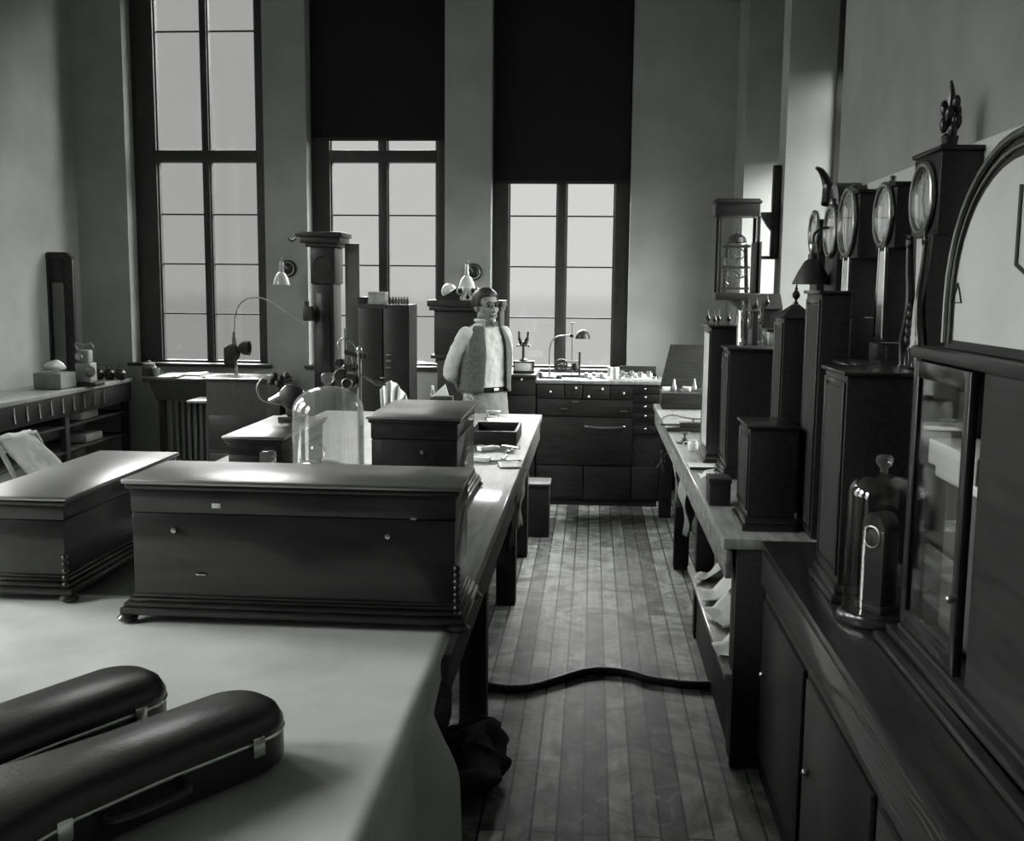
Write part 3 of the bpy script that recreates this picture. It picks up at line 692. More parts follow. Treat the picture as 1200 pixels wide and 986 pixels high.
# dark standing clocks on the counter and bench, fronts facing the aisle
def stand_clock(label, X, y0, y1, z0, z1, depth, top='flat', dialr=None, glass=False, base=True, m=None, nm='shelf_clock', dz=None, dialm=None):
    w = (y1-y0)/2; m = m or M_dark
    t = thing(nm, label, 'clock', (X+depth, (y0+y1)/2, z0), -90); h = z1-z0
    b0 = .05 if base else 0
    if base: MB().box(-w-.02, w+.02, -depth-.02, 0, 0, .022, .004).box(-w-.010, w+.010, -depth-.010, 0, .022, .05, .005).build('base_moulding', M_polish, t)
    hb = h if top == 'flat' else h-(w*1.1)
    MB().box(-w, w, -depth, 0, b0, hb-.012, .003).build('case', m, t)
    if top == 'flat': MB().box(-w-.012, w+.012, -depth-.012, 0, hb-.012, hb, .004).build('cornice', M_polish, t)
    elif top == 'steeple':
        MB().prism([(-w-.01, hb-.012), (w+.01, hb-.012), (0, h-.02)], -depth-.01, 0).build('steeple_roof', m, t)
        for x in (-w+.012, w-.012): finial(t, x, -depth+.02, hb-.006, .8)
    elif top == 'pyramid':
        MB().hexa([(-w-.01, -depth-.01, hb-.012), (w+.01, -depth-.01, hb-.012), (w+.01, .0, hb-.012), (-w-.01, .0, hb-.012), (-.012, -depth/2-.012, h-.07), (.012, -depth/2-.012, h-.07), (.012, -depth/2+.012, h-.07), (-.012, -depth/2+.012, h-.07)]).build('pyramid_roof', m, t)
        finial(t, 0, -depth/2, h-.07, 1.0)
    elif top == 'arch':
        MB().prism([(w*cos(R(a)), hb-.012+w*1.1*sin(R(a))) for a in range(0, 181, 12)], -depth, 0).build('arched_top', m, t)
    if dialr: dial_parts(t, 0, dz or hb-dialr*1.3, dialr, -depth-.004, bez=.006, bm=dialm)
    d0, d1 = b0+.02, (hb-.03 if not dialr else (dz or hb-dialr*1.3)-dialr*1.15)
    if d1-d0 > .08:
        fr = MB(); 
        for a in ((-w+.012, -w+.026, d0, d1), (w-.026, w-.012, d0, d1), (-w+.026, w-.026, d0, d0+.014), (-w+.026, w-.026, d1-.014, d1)): fr.box(a[0], a[1], -depth-.006, -depth, a[2], a[3], .002)
        dd = fr.build('door', M_polish, t)
        if glass: MB().box(-w+.026, w-.026, -depth-.003, -depth-.001, d0+.014, d1-.014).build('door_glass', M_dial, dd)
        else: MB().box(-w+.030, w-.030, -depth-.004, -depth-.001, d0+.02, d1-.02, .002).build('door_panel', M_darkm, dd)
    return t
CT, BT = .851, .851
stand_clock('dark regulator clock on the counter directly behind the bell jar, stepped base', .70, 2.93, 3.20, CT, 1.50, .20)
stand_clock('tall dark regulator clock against the wall between steeple clock and bell jar', .82, 3.30, 3.60, CT, 1.49, .22, dialr=None)
stand_clock('dark clock case standing at the far end of the counter under the hanging lamp shade', .78, 3.68, 3.93, BT, 1.72, .10, base=False)
s5 = stand_clock('dark steeple clock with a turned finial, rising beside the hanging lamp shade', .735, 4.12, 4.32, BT, 1.735, .12, top='pyramid', base=False)
pass
q1, q2 = AX(878, 490, .585), AX(862, 483, .585)
stand_clock('low box clock with panelled door beside the bench edge, pale lit base moulding', .575, 3.80, 4.06, BT, 1.235, .17)
stand_clock('square dark box clock with a flat top, behind the low panelled one', .63, 4.86, 5.12, BT, 1.455, .24)
t = stand_clock('tall narrow shelf clock with row of finials and white glazed door, farthest on the bench', .585, 5.25, 5.56, BT, 1.545, .125, glass=True)
for x in (-.14, .14): finial(t, x, -.11, 1.545-BT, .75)
for y in (-.02, -.07): finial(t, -.02, y, 1.545-BT, .75)
# shelf clocks on a wall shelf inside the near recess
t = thing('wall_shelf', 'dark shelf board under the recessed window carrying small clocks', 'shelf', (1.0, 5.9, 1.30))
MB().box(-.13, .14, -.60, .72, .035, .055, .003).build('shelf_board', M_dark, t)
for y in (-.5, .66): MB().prism([(.14, -.12), (.14, .035), (-.08, .035)], y, y+.02).build('bracket', M_dark, t)
stand_clock('white faced box clock with pale cornice on the wall shelf', .90, 5.45, 5.68, 1.356, 1.52, .16, dialr=.045, m=M_white)
stand_clock('slim dark steeple clock with pointed finial on the wall shelf', .92, 5.78, 5.94, 1.356, 1.72, .10, top='steeple', dialr=.04)
stand_clock('dark steeple clock farther along the wall shelf beside the lit jamb', .90, 6.02, 6.20, 1.356, 1.71, .10, top='steeple', dialr=.045)
stand_clock('small dark square clock at the far end of the wall shelf', .90, 6.30, 6.46, 1.356, 1.66, .12, dialr=.045)
# small hanging black box in front of the low clock
q = AZ(841, 592, .86); t = thing('tin_box', 'small black tin box at the edge of the right bench by the low clock', 'box', (.525, 4.28, .851))
MB().box(-.04, .045, -.06, .06, 0, .09, .004).build('body', M_iron, t); MB().box(-.043, .048, -.063, .063, .09, .112, .004).build('lid', M_iron, t)

# glazed hanging case with skeleton clock on a bracket
t = hcc = thing('hanging_clock_case', 'glazed wall case with dark cornice holding a skeleton clock, hung by the right recess', 'clock case', (.895, 6.74, 1.655))
zt_ = AY(850, 232, 6.6).z-1.655
MB().box(-.155, .115, -.12, .10, zt_-.105, zt_, .006).box(-.165, .125, -.13, .10, zt_-.03, zt_-.012, .004).build('cornice', M_dark, t)
MB().box(-.135, .135, -.11, .10, 0, .045, .005).prism([(-.04, 0), (.135, 0), (.135, -.11), (.10, -.11), (.02, -.05)], -.10, .09).build('base', M_dark, t)
for x in (-.125, .105):
    for y in (-.11, .08): MB().box(x, x+.018, y, y+.018, .045, zt_-.105, .002).build('post', M_dark, t)
MB().box(.10, .135, -.11, .10, .045, .36, .003).build('side_panel', M_dark, t)
for x in (-.117, .114): MB().box(x, x+.002, -.095, .085, .045, zt_-.105).build('glass_pane', M_glass, t)
t = thing('skeleton_clock', 'openwork skeleton clock movement with bell dome inside the glazed wall case', 'clock', (.885, 6.70, 1.7005))
b = MB()
for x in (-.07, .07):
    for y in (-.04, .04): b.cyl((x, y, 0), (x*.8, y, .30), .006)
for z in (.02, .15, .28): b.box(-.08, .08, -.05, -.042, z, z+.014); b.box(-.08, .08, .042, .05, z, z+.014)
b.build('frame', M_iron, t)
for (x, z, r_) in ((-.02, .09, .045), (.03, .13, .035), (-.03, .19, .04), (.02, .24, .03)):
    b = MB(); b.torus((x, 0, z), r_, .004, 'y', n=24, m=6)
    for k in range(5): b.cyl((x, 0, z), (x+r_*cos(k*1.257), 0, z+r_*sin(k*1.257)), .002, n=6)
    b.build('gear_wheel', M_brass, t)
MB().lathe([(0, .055), (.03, .05), (.055, .03), (.062, 0), (.055, .0), (.03, .04)], (0, 0, .31), n=24).cyl((0, 0, .30), (0, 0, .385), .006).build('bell', M_iron, t)
q = Vector((.875, 6.66, 1.66))
for k, (dx, dz, ww) in enumerate(((-.02, -.22, .05), (.07, -.28, .06))):
    t2 = MB(1).tube([(q.x+dx-.02, q.y, 1.65), (q.x+dx-.02, q.y, 1.65+dz*.6), (q.x+dx, q.y, 1.65+dz), (q.x+dx+ww-.02, q.y, 1.65+dz*.6), (q.x+dx+ww, q.y, 1.65)], .0025, 6).build('cord_loop', M_iron, hcc)
t = thing('wall_bracket', 'dark triangular bracket with upright board beside the glazed wall case', 'bracket', (1.09, 6.75, 1.70))
zb1, zb2 = AX(908, 193, 1.1).z-1.70, AX(908, 303, 1.1).z-1.70
MB().box(.01, .055, -.03, .03, zb2, zb1, .004).build('upright', M_dark, t)
MB().prism([(.01, .50), (-.055, .50), (-.055, .48), (-.02, .42), (.01, .385)], -.02, .02).build('brace', M_dark, t)
MB().box(-.055, .01, -.012, .012, zb2, zb2+.02, .003).build('lower_rail', M_dark, t)

# hanging bell lamp shade on a curved arm
q = AX(942, 300, .93); ly = 4.62; q = AY(952, 310, ly)
t = thing('hanging_lamp', 'dark flared lamp shade hanging from curved arm in front of the wall clocks', 'lamp', (q.x, ly, q.z))
MB().lathe([(.082, -.085), (.080, -.078), (.058, -.030), (.034, .012), (.020, .022), (.018, .045), (.012, .045), (.014, .02), (.030, .008), (.054, -.032), (.077, -.083)], n=30, closed=True).build('lamp_shade', M_iron, t)
MB().lathe([(.012, .045), (.017, .055), (.017, .085), (.010, .095), (0, .097)], n=18).build('socket', M_brass, t)
MB().tube([(0, 0, .09), (.005, 0, .13), (.05, 0, .155), (.12, 0, .15), (WX-q.x, 0, .15)], .006, 8).build('arm', M_iron, t)
MB().lathe([(.03, 0), (.03, -.006), (.012, -.014), (0, -.014)], (WX-q.x, 0, .15), ax='x', n=18).build('wall_plate', M_iron, t)
# ------------------------------------------------------------------ far end: tool cabinet under window 3
YC = 8.22
def cabx(px): return AY(px, 500, YC).x
xa, xb = cabx(594), cabx(775); xm = cabx(628)
zr = AY(700, 446, YC).z; zl = AY(610, 439, YC).z
t = thing('tool_cabinet', 'wide dark cabinet of small drawers under the brightest window, crowded with tools', 'cabinet', ((xa+xb)/2, 8.5, 0))
MB(1).box(xm, xb, YC+.01, 8.93, .05, zr-.03, .004).box(xa, xm-.003, YC+.01, 8.93, .05, zl-.03, .004).build('carcase', M_darkm, t)
MB(1).box(xa+.02, xb-.02, YC+.04, 8.9, 0, .05).build('plinth', M_darkm, t)
MB(1).box(xm-.01, xb+.015, YC-.01, 8.94, zr-.03, zr, .005).build('cabinet_top', M_bench, t)
MB(1).box(xa-.01, xm-.004, YC-.01, 8.94, zl-.03, zl, .005).build('cabinet_top', M_dark, t)
def drawer(x0, x1, z0, z1, knobs, m=M_brass, r_=.011):
    d = MB(1).box(x0+.004, x1-.004, YC-.006, YC+.012, z0+.004, z1-.004, .003).build('drawer', M_dark, t)
    for px, py in knobs:
        q = AY(px, py, YC-.012); MB(1).cyl((q.x, YC-.006, q.z), (q.x, YC-.016, q.z), r_*.5, n=10).sph((q.x, YC-.018, q.z), r_, n=12, m=8).build('knob', m, d)
zz = lambda py: AY(700, py, YC).z
drawer(xa, xm-.003, zz(465), zl-.035, [(611, 445)])
for k in range(3): drawer(xa, xm-.003, zz(465+38*(k+1)), zz(465+38*k), [])
xq = [cabx(p_) for p_ in (629, 661, 682, 714, 741)]
for (a_, c_, kn) in ((0, 1, [(645, 459)]), (1, 2, [(675, 455)]), (2, 3, [(706, 456), (690, 465)]), (3, 4, [(731, 461)])): drawer(xq[a_], xq[c_], zz(468), zr-.035, kn, M_white, .010)
for k, py in enumerate((456, 466, 477, 488, 503)): drawer(xq[4], xb-.01, zz(py+6), zz(py-5) if k else zr-.035, [(756, py)], M_chrome, .011)
d_ = MB(1).box(xq[0]+.004, xq[4]-.004, YC-.006, YC+.012, zz(488), zz(469), .003).build('drawer', M_dark, t)
for px, py in ((674, 471), (731, 482), (661, 479)):
    q = AY(px, py, YC); MB(1).box(q.x-.028, q.x+.028, YC-.022, YC-.006, q.z-.005, q.z+.004, .002).build('drawer_pull', M_steel, d_)
d_ = MB(1).box(xq[0]+.004, xq[4]-.004, YC-.006, YC+.012, zz(545), zz(490), .003).build('drawer', M_dark, t)
q1, q2 = AY(685, 499, YC), AY(732, 500, YC)
MB(1).tube([(q1.x, YC-.004, q1.z+.006), (q1.x+.02, YC-.03, q1.z-.004), ((q1.x+q2.x)/2, YC-.036, q1.z-.010), (q2.x-.02, YC-.03, q2.z-.004), (q2.x, YC-.004, q2.z+.006)], .010, 8).build('pull_handle', M_chrome, d_)
for x0_, x1_ in ((xq[0], (xq[0]+xq[4])/2), ((xq[0]+xq[4])/2, xq[4]), (xq[4], xb-.01)):
    MB(1).box(x0_+.005, x1_-.005, YC-.006, YC+.012, .07, zz(547), .004).build('cupboard_door', M_dark, t)

# things on the tool cabinet
def on(px, Y, z): q = AY(px, 440, Y); return Vector((q.x, Y, z))
q = on(614, 8.40, zl+.001); t = thing('glass_topped_box', 'small glazed brass-edged box at the left end of the tool cabinet', 'box', q)
MB().box(-.085, .085, -.06, .06, 0, .018, .003).build('base', M_iron, t)
MB().box(-.075, .075, -.05, .05, .018, .085, .002).build('glass_body', M_white, t)
fr = MB()
for x in (-.08, .072):
    for y in (-.055, .047): fr.box(x, x+.008, y, y+.008, .018, .09)
fr.box(-.082, .082, -.057, .057, .085, .095, .002); fr.build('frame', M_iron, t)
q = on(613, 8.40, zl+.0965); t = thing('microscope', 'small upright twin-headed instrument standing on the glazed box by the window', 'instrument', q)
MB().lathe([(.035, 0), (.035, .008), (.012, .02), (.009, .13), (.014, .15), (0, .155)], n=18).build('stand', M_iron, t)
for s_ in (-1, 1): MB().cyl((s_*.012, 0, .13), (s_*.034, 0, .185), .018, .014).cyl((s_*.034, 0, .185), (s_*.036, 0, .235), .009).build('head', M_iron, t)
MB().cyl((-.045, 0, .12), (.045, 0, .12), .006).sph((-.045, 0, .12), .011).sph((.045, 0, .12), .011).build('adjusting_knob', M_steel, t)

lz = zr+.001
q = on(644, 8.36, lz); t = thing('gooseneck_lamp', 'curved-arm desk lamp with small dark shade standing on the tool cabinet', 'lamp', q)
MB().lathe([(.055, 0), (.058, .006), (.05, .014), (.015, .022), (0, .024)], n=24).build('base', M_iron, t)
hz_ = lambda px, py: (AY(px, py, 8.36)-q)
pts = [(0, 0, .01)]+[hz_(*p_) for p_ in ((644, 425), (644.5, 408), (648, 398), (656, 394), (668, 393.5))]
MB().tube(pts, .0065, 8).build('arm', M_steel, t)
h = hz_(668, 393.5); MB().cyl(h, h+Vector((.025, 0, .002)), .014, .016).build('socket', M_iron, t)
c = hz_(683, 393); MB().lathe([(.0, .045), (.018, .042), (.042, .024), (.056, -.004), (.060, -.028), (.054, -.028), (.036, .018), (0, .036)], c, n=24).build('lamp_shade', M_iron, t)

q = on(670, 8.55, lz); t = thing('bench_drill', 'small upright bench drill with wheel and crank behind the curved-arm lamp', 'machine', q)
MB().box(-.09, .12, -.05, .05, 0, .015, .003).build('base', M_iron, t)
MB().cyl((0, 0, .015), (0, 0, .43), .006).cyl((-.018, 0, .43), (.018, 0, .43), .006).build('spindle', M_steel, t)
MB().cyl((.062, 0, .015), (.062, 0, .20), .009).cyl((-.14, 0, .12), (.06, 0, .12), .005).cyl((-.14, 0, .06), (.02, 0, .06), .005).cyl((-.14, 0, .03), (-.14, 0, .14), .006).build('frame', M_iron, t)
MB().torus((-.085, 0, .09), .045, .008, 'y', n=24).cyl((-.085, -.02, .09), (-.085, .02, .09), .014).box(-.128, -.042, -.004, .004, .086, .094).box(-.089, -.081, -.004, .004, .048, .132).build('hand_wheel', M_iron, t)
MB().lathe([(.02, 0), (.03, .01), (.03, .04), (.02, .06), (0, .065)], (.03, 0, .05), n=16).build('chuck', M_iron, t)

def jar_small(label, x, Y, z, r_, h_, m=M_steel, grp=None, nm='tin'):
    t = thing(nm, label, nm.replace('_', ' '), (x, Y, z), 0, grp)
    MB().lathe([(r_, 0), (r_*1.03, .002), (r_, h_*.8)], n=16).build('body', m, t); MB().lathe([(r_*1.06, h_*.8), (r_*1.06, h_), (0, h_)], n=16).build('lid', M_brass if m is M_iron else m, t)
    return t
def xc(px, Y): return AY(px, 440, Y).x
jar_small('plain round metal tin beside the foot of the curved-arm lamp', xc(634, 8.35), 8.35, lz, .018, .045)
jar_small('low dark tin between the lamp foot and the drill', xc(655, 8.30), 8.30, lz, .022, .03, M_iron)
tall1 = jar_small('tall pale jar, first of the two standing in the middle of the cabinet top', xc(715, 8.35), 8.35, lz, .022, .095, M_white, nm='jar')
dup(tall1, (xc(722, 8.35), 8.36, lz), label='tall pale jar, right one of the pair in the middle of the cabinet top')
# flat white tray and lots of small clock parts heaped on the right of the cabinet
t = thing('parts_tray', 'shallow dark tray with a back rail at the right of the cabinet top', 'tray', (xc(748, 8.5), 8.5, lz))
MB().box(-.15, .15, -.16, .16, 0, .006, .001).build('bottom', M_paper, t); MB().box(-.15, .15, .15, .16, .006, .085, .002).build('back_rail', M_dark, t)
for x in (-.15, .144): MB().box(x, x+.006, -.16, .15, .006, .025, .001).build('side', M_dark, t)
def gear(name, m, r_, th): 
    g = MB(); n = 20; P_ = []
    for k in range(n*2): a = pi*k/n; rr = r_*(1 if k % 2 else .86); P_.append((rr*cos(a), rr*sin(a)))
    g.prism(P_, 0, th, 'z').cyl((0, 0, th), (0, 0, th+.012), r_*.2, n=10); return g.build(name, m, smooth=0)
for k in range(16):
    r2 = random.Random(k); px = 727+2.6*k+r2.uniform(-1, 1); Y = 8.36+r2.uniform(0, .22)
    if k % 4 == 0:
        o = gear('gear_wheel', M_brass, .022, .004); cat = 'gear wheel'
    elif k % 4 == 1: o = MB().lathe([(.012, 0), (.012, .02), (.016, .022), (.016, .034), (0, .036)], n=14).build('bush', M_chrome); cat = 'clock part'
    elif k % 4 == 2: o = MB().box(-.016, .016, -.009, .009, 0, .022, .002).build('brass_block', M_white); cat = 'clock part'
    else: o = MB().torus((0, 0, .004), .016, .004, 'z', n=20).build('ring', M_chrome); cat = 'clock part'
    o.location = (xc(px, Y), Y, lz+.0075); o.rotation_euler.z = k; o.scale = (1.4,)*3
    tag(o, 'small loose clock part in the tray at the right of the tool cabinet', cat, 'clock parts heaped in the tray')
for k in range(12):
    r2 = random.Random(k+40); px = 684+3.0*k; Y = 8.28+r2.uniform(0, .4)
    if abs(px-718) < 6: Y = 8.55
    if k % 3 == 0: o = MB().box(-.02, .02, -.012, .012, 0, .018, .002).build('small_block', M_white)
    elif k % 3 == 1: o = MB().lathe([(.012, 0), (.014, .004), (.010, .03), (0, .032)], n=14).build('brass_ferrule', M_chrome)
    else: o = MB().cyl((-.03, 0, .006), (.03, 0, .006), .006, .004, 10).build('small_tool', M_steel)
    o.location = (xc(px, Y), Y, lz); o.rotation_euler.z = k*.8; o.scale = (1.35,)*3
    tag(o, 'small tool or part lying loose in the middle of the tool cabinet top', 'tool', 'loose tools on the cabinet top')

# ------------------------------------------------------------------ right bench: far end
t = thing('lidded_chest', 'dark chest with raised lid leaning back at the far end of the right bench', 'chest', (.72, 7.85, .851))
lx0, lx1 = AY(775, 455, 7.75).x, 1.02
zt_ = AY(787, 405, 7.85).z
MB(1).hexa([(lx0, 7.93, .98), (lx1, 7.93, .98), (lx1, 7.955, .98), (lx0, 7.955, .98), (lx0+.075, 8.0, zt_), (lx1, 8.0, zt_), (lx1, 8.025, zt_), (lx0+.075, 8.025, zt_)]).build('lid', M_dark, t)
MB(1).box(lx0, lx1, 7.66, 7.93, .852, .97, .004).build('chest_body', M_dark, t)
for k in range(9):
    r2 = random.Random(k+80); x = .56+.05*k+r2.uniform(-.01, .01); 
    t = [lambda: MB().box(-.03, .03, -.02, .02, 0, .03, .003), lambda: MB().lathe([(.018, 0), (.02, .03), (.012, .05), (.006, .09), (0, .09)], n=14), lambda: MB().cyl((-.06, 0, .012), (.06, 0, .012), .012, .006, 12)][k % 3]().build(['small_box', 'oil_can', 'metal_rod'][k % 3], [M_white, M_steel, M_chrome][k % 3])
    t.location = (x, 7.72+r2.uniform(0, .15), .971); t.rotation_euler.z = k*.9
    tag(t, 'small %s among the bright clutter on the lidded chest' % ['pale box', 'spouted oil can', 'shiny rod'][k % 3], ['box', 'oil can', 'rod'][k % 3], ['pale boxes on the lidded chest', 'oil cans on the lidded chest', 'rods on the lidded chest'][k % 3])
# cord lying on the bench
P_ = [AZ(px, py, .856) for px, py in ((771, 497), (778, 489), (788, 486.5), (800, 489), (812, 491), (824, 491))]
o = MB().tube(P_, .004, 6).build('flexible_cord', M_rubber); tag(o, 'thin dark cord curling across the bright far end of the right bench', 'cord')
q = AZ(800, 505, .852); t = thing('bench_vise', 'flat dark vise with crossbar lying on the right bench', 'vise', (q.x, q.y, .851))
MB().box(-.10, .16, -.05, .05, 0, .025, .004).box(-.02, .16, -.04, .04, .025, .055, .004).build('vise_body', M_iron, t)
MB().cyl((-.14, -.02, .04), (.10, -.02, .04), .007).cyl((.06, -.02, .04), (.06, -.02, .085), .008).build('screw', M_steel, t)
q = AZ(796, 519, .852); t = thing('round_stand', 'low dark round stand in front of the vise', 'stand', (q.x+.03, q.y, .851))
MB().lathe([(.045, 0), (.05, .006), (.02, .014), (.012, .03), (0, .032)], n=24).build('foot', M_iron, t); MB().lathe([(.008, .0305), (.008, .05), (.03, .055), (.03, .062), (0, .062)], n=20).build('table', M_steel, t)
q = AZ(803, 549, .852); r_q = AZ(848, 549, .852)
t = thing('glass_plate', 'pale translucent plate lying across the right bench with a dark front edge', 'plate', (0.62, q.y+.05, .851))
MB().box(-.13, .10, -.08, .09, 0, .008, .001).build('plate', M_white, t); MB().box(-.135, .10, -.088, -.08, 0, .014, .001).build('edge_strip', M_iron, t)
q = AZ(824, 520, .852); t = thing('white_pot', 'white porcelain pot beside the foot of the farthest tall clock', 'pot', (.555, 5.68, .851))
MB().lathe([(.02, 0), (.028, .01), (.03, .04), (.024, .055), (.027, .06)], n=20).build('bowl', M_white, t); MB().torus((-.036, 0, .035), .014, .004, 'y').build('handle', M_white, t)
q = AZ(851, 556, .852); t = thing('crumpled_paper', 'crumpled white paper beside the small black tin box', 'paper', (.535, 4.80, .851))
MB().grid(lambda u, v: Vector((-.03+.07*u, -.05+.1*v, .02+.03*u*v)), 8, 8).crumple(.016, 30, 2).build('sheet', M_paper, t, solid=.002)
# hanging under the right bench
for k, (y, zz0, zz1, lb) in enumerate(((6.05, .80, .46, 'pale cloth bag hanging under the right bench, upper nearer the far leg'), (5.55, .78, .42, 'light rag hanging under the right bench nearer the camera'))):
    b = MB(); b.grid(lambda u, v: Vector((.50+.02*sin(u*7+k)+.05*v*u, y-.10*(1-v*.6)+.2*u*(1-v*.7), zz0+(zz1-zz0)*v)), 12, 14).crumple(.03, 9, k)
    o = b.build('hanging_rag', M_canvas, solid=.004); tag(o, lb, 'rag')
t = thing('crossed_bracket', 'small pale crossed bracket under the far end of the right bench', 'bracket', (.47, 6.95, .50))
MB().cyl((0, -.06, .16), (.03, .05, 0), .008).cyl((.04, -.05, .15), (-.02, .04, .03), .006).build('arms', M_grey, t); MB().cyl((.0, 0, .09), (.03, 0, .09), .014).build('pivot', M_steel, t)
# papers on the shelf
pp = [((819, 683), (828, 710)), ((836, 690), (845, 700)), ((832, 716), (842, 730)), ((846, 752), (858, 775)), ((850, 775), (860, 790))]
for k, (y0_, sx_, tilt, lb) in enumerate(((4.95, .07, .0, 'narrow white paper strip standing at the far end of the low shelf'), (4.62, .10, .3, 'folded white paper with pointed tip on the low shelf'), (4.30, .12, .15, 'broad white sheet drooping over the edge of the low shelf'), (3.85, .12, .1, 'white sheet at the near end of the low shelf by the leg'))):
    t = MB().grid(lambda u, v: Vector((-.04+.12*u, -sx_+2*sx_*v, .012+.10*max(0, u-.4)*(1+tilt)+.04*tilt*v-.03*(1-u)*v*.2)), 8, 8).crumple(.02, 11, k+3).build('paper_sheet', M_paper, solid=.0015)
    t.location = (.56, y0_, .352); t.rotation_euler.z = .2*k-.2; tag(t, lb, 'paper')
for k, (y0_, lb) in enumerate(((4.45, 'dark hand plane with bright iron on the low shelf'), (4.12, 'dark coil of wire with glinting turns on the low shelf'))):
    t = thing(['hand_plane', 'wire_coil'][k], lb, ['plane', 'wire'][k], (.80, y0_, .342))
    if k == 0:
        MB().box(-.12, .12, -.03, .03, 0, .03, .004).build('sole', M_iron, t); MB().tube([(.06, 0, .03), (.08, 0, .07), (.10, 0, .11)], .012, 8).build('handle', M_dark, t); MB().box(-.01, .01, -.02, .02, .03, .09, .002).build('plane_iron', M_chrome, t)
    else:
        P_ = [(.06*cos(i*.5), .06*sin(i*.5), .006+.0022*i) for i in range(60)]
        MB().tube(P_, .004, 6, 1).build('coil', M_steel, t); MB().cyl((-.06, 0, .0), (-.06, 0, .12), .006).build('tie', M_iron, t)

# ------------------------------------------------------------------ hose on the floor
P_ = [AZ(px, py, .018) for px, py in ((560, 801), (590, 807), (620, 806), (650, 798), (680, 789), (705, 786), (735, 789), (765, 797), (800, 802), (820, 803), (838, 803))]
o = MB().tube(P_, .0175, 12, 8).build('rubber_hose', M_rubber, smooth=80); tag(o, 'thick black rubber hose snaking across the floorboards of the aisle', 'hose')
# low box beyond the bench leg
t = thing('floor_crate', 'dark box with pale papers on top, on floor beyond the left bench legs', 'box', (-.42, 7.24, 0))
xr_ = AZ(643, 628, 0).x
MB(1).box(-.62, xr_, 7.12, 7.36, 0, .36, .004).build('body', M_darkm, t); MB(1).box(-.63, xr_+.008, 7.11, 7.37, .36, .378, .003).build('lid', M_benchside, t)
t = MB().grid(lambda u, v: Vector((-.60+.16*u, 7.14+.16*v, .385+.02*u)), 6, 6).crumple(.012, 12, 1).build('paper_sheet', M_paper, solid=.004); tag(t, 'pale folded papers lying on dark box beyond the bench', 'paper')
# rags by the near end of the bench
for k, (loc, s_, sd, lb) in enumerate((((-.45, 3.50, 0), (.185, .30, .11), 1, 'dark crumpled tarpaulin heaped on the floor behind the hanging cloth'),)):
    b = MB().sph((0, 0, .5), .5, n=40, m=28)
    for v in b.bm.verts: v.co = Vector((v.co.x*s_[0]*2, v.co.y*s_[1]*2, v.co.z*s_[2]*1.2))
    b.crumple(.06, 7, sd).crumple(.03, 18, sd+3)
    for v in b.bm.verts: v.co.z = max(v.co.z, .001)
    o = b.build('tarpaulin_heap', M_rag, smooth=80); o.location = loc; tag(o, lb, 'tarpaulin')
for k, (y, lb) in enumerate(((4.62, 'grey rag tucked under the bench top edge between the legs'), (5.15, 'pale rag hanging from the bench edge nearer the far leg'))):
    o = MB().grid(lambda u, v: Vector((-.335+.012*sin(u*9)-.02*v, y-.10+.2*u*(1-.4*v), .80-.26*v)), 14, 12).crumple(.02, 12, k).build('hanging_rag', [M_rag, M_canvas][k], solid=.004); tag(o, lb, 'rag')
# ------------------------------------------------------------------ things on the left bench
# shallow crate with tools
zb = .903
a, b_ = AZ(568, 523, zb), AZ(603, 523, zb)
t = thing('shallow_crate', 'shallow dark open crate of tools near the far end of the left bench', 'crate', ((a.x+b_.x)/2-.04, a.y+.22, zb))
hw = (b_.x-a.x)/2+.05
for (x0, x1, y0, y1) in ((-hw, hw, .18, .20), (-hw, hw, -.20, -.18), (-hw, -hw+.015, -.18, .18), (hw-.015, hw, -.18, .18)): MB().box(x0, x1, y0, y1, 0, .075, .003).build('side', M_dark, t)
MB().box(-hw+.015, hw-.015, -.18, .18, 0, .008).build('bottom', M_darkm, t)
cx, cy = t.location.x, t.location.y
for k in range(6):
    o = [lambda: MB().cyl((-.09, 0, .012), (.06, 0, .012), .009, .005, 10).cyl((.06, 0, .012), (.10, 0, .012), .016, n=12), lambda: MB().box(-.05, .05, -.02, .02, 0, .022, .003).torus((.05, 0, .011), .02, .007, 'z'), lambda: MB().box(-.08, .08, -.008, .008, 0, .010, .002).cyl((-.02, -.05, .02), (.03, .05, .02), .008, n=8)][k % 3]().build(['screwdriver', 'clamp', 'pliers'][k % 3], [M_steel, M_white, M_chrome][k % 3])
    o.location = (cx-.13+.12*(k % 3), cy-.36-.34*(k//3), zb); o.rotation_euler.z = .7*k
    tag(o, ['steel screwdriver with thick end in front of the shallow crate', 'pale clamp with ring end in front of the shallow crate', 'crossed bright pliers in front of the shallow crate'][k % 3]+[', nearer the crate', ', farther from the crate'][k//3], ['screwdriver', 'clamp', 'pliers'][k % 3])
for k, (px, py, w_, h_, lb) in enumerate(((597, 545, .05, .09, 'pale drawing sheet on the bench in front of the shallow crate'), (590, 493, .10, .10, 'white sheet with jotted marks at the far end of the left bench'))):
    q = AZ(px, py, zb); o = MB().grid(lambda u, v: Vector((-w_+2*w_*u, -h_+2*h_*v*(1), .004)), 5, 5).crumple(.002, 20, k).build('paper_sheet', M_paper, solid=.0008)
    o.location = (q.x, q.y, zb); o.rotation_euler.z = .15; tag(o, lb, 'paper')
q = AZ(578, 490, zb); t = thing('clock_movement', 'small open clock movement lying beside the man on the far bench end', 'clock movement', (q.x, q.y, zb))
MB().box(-.05, .05, -.03, .03, 0, .006, .001).box(-.045, .045, -.028, .028, .04, .046, .001).build('plates', M_brass, t)
for s_ in (-1, 1): MB().cyl((s_*.035, 0, .006), (s_*.035, 0, .04), .005).build('pillar', M_brass, t)
MB().torus((0, 0, .024), .024, .004, 'z', n=20).build('wheel', M_steel, t)

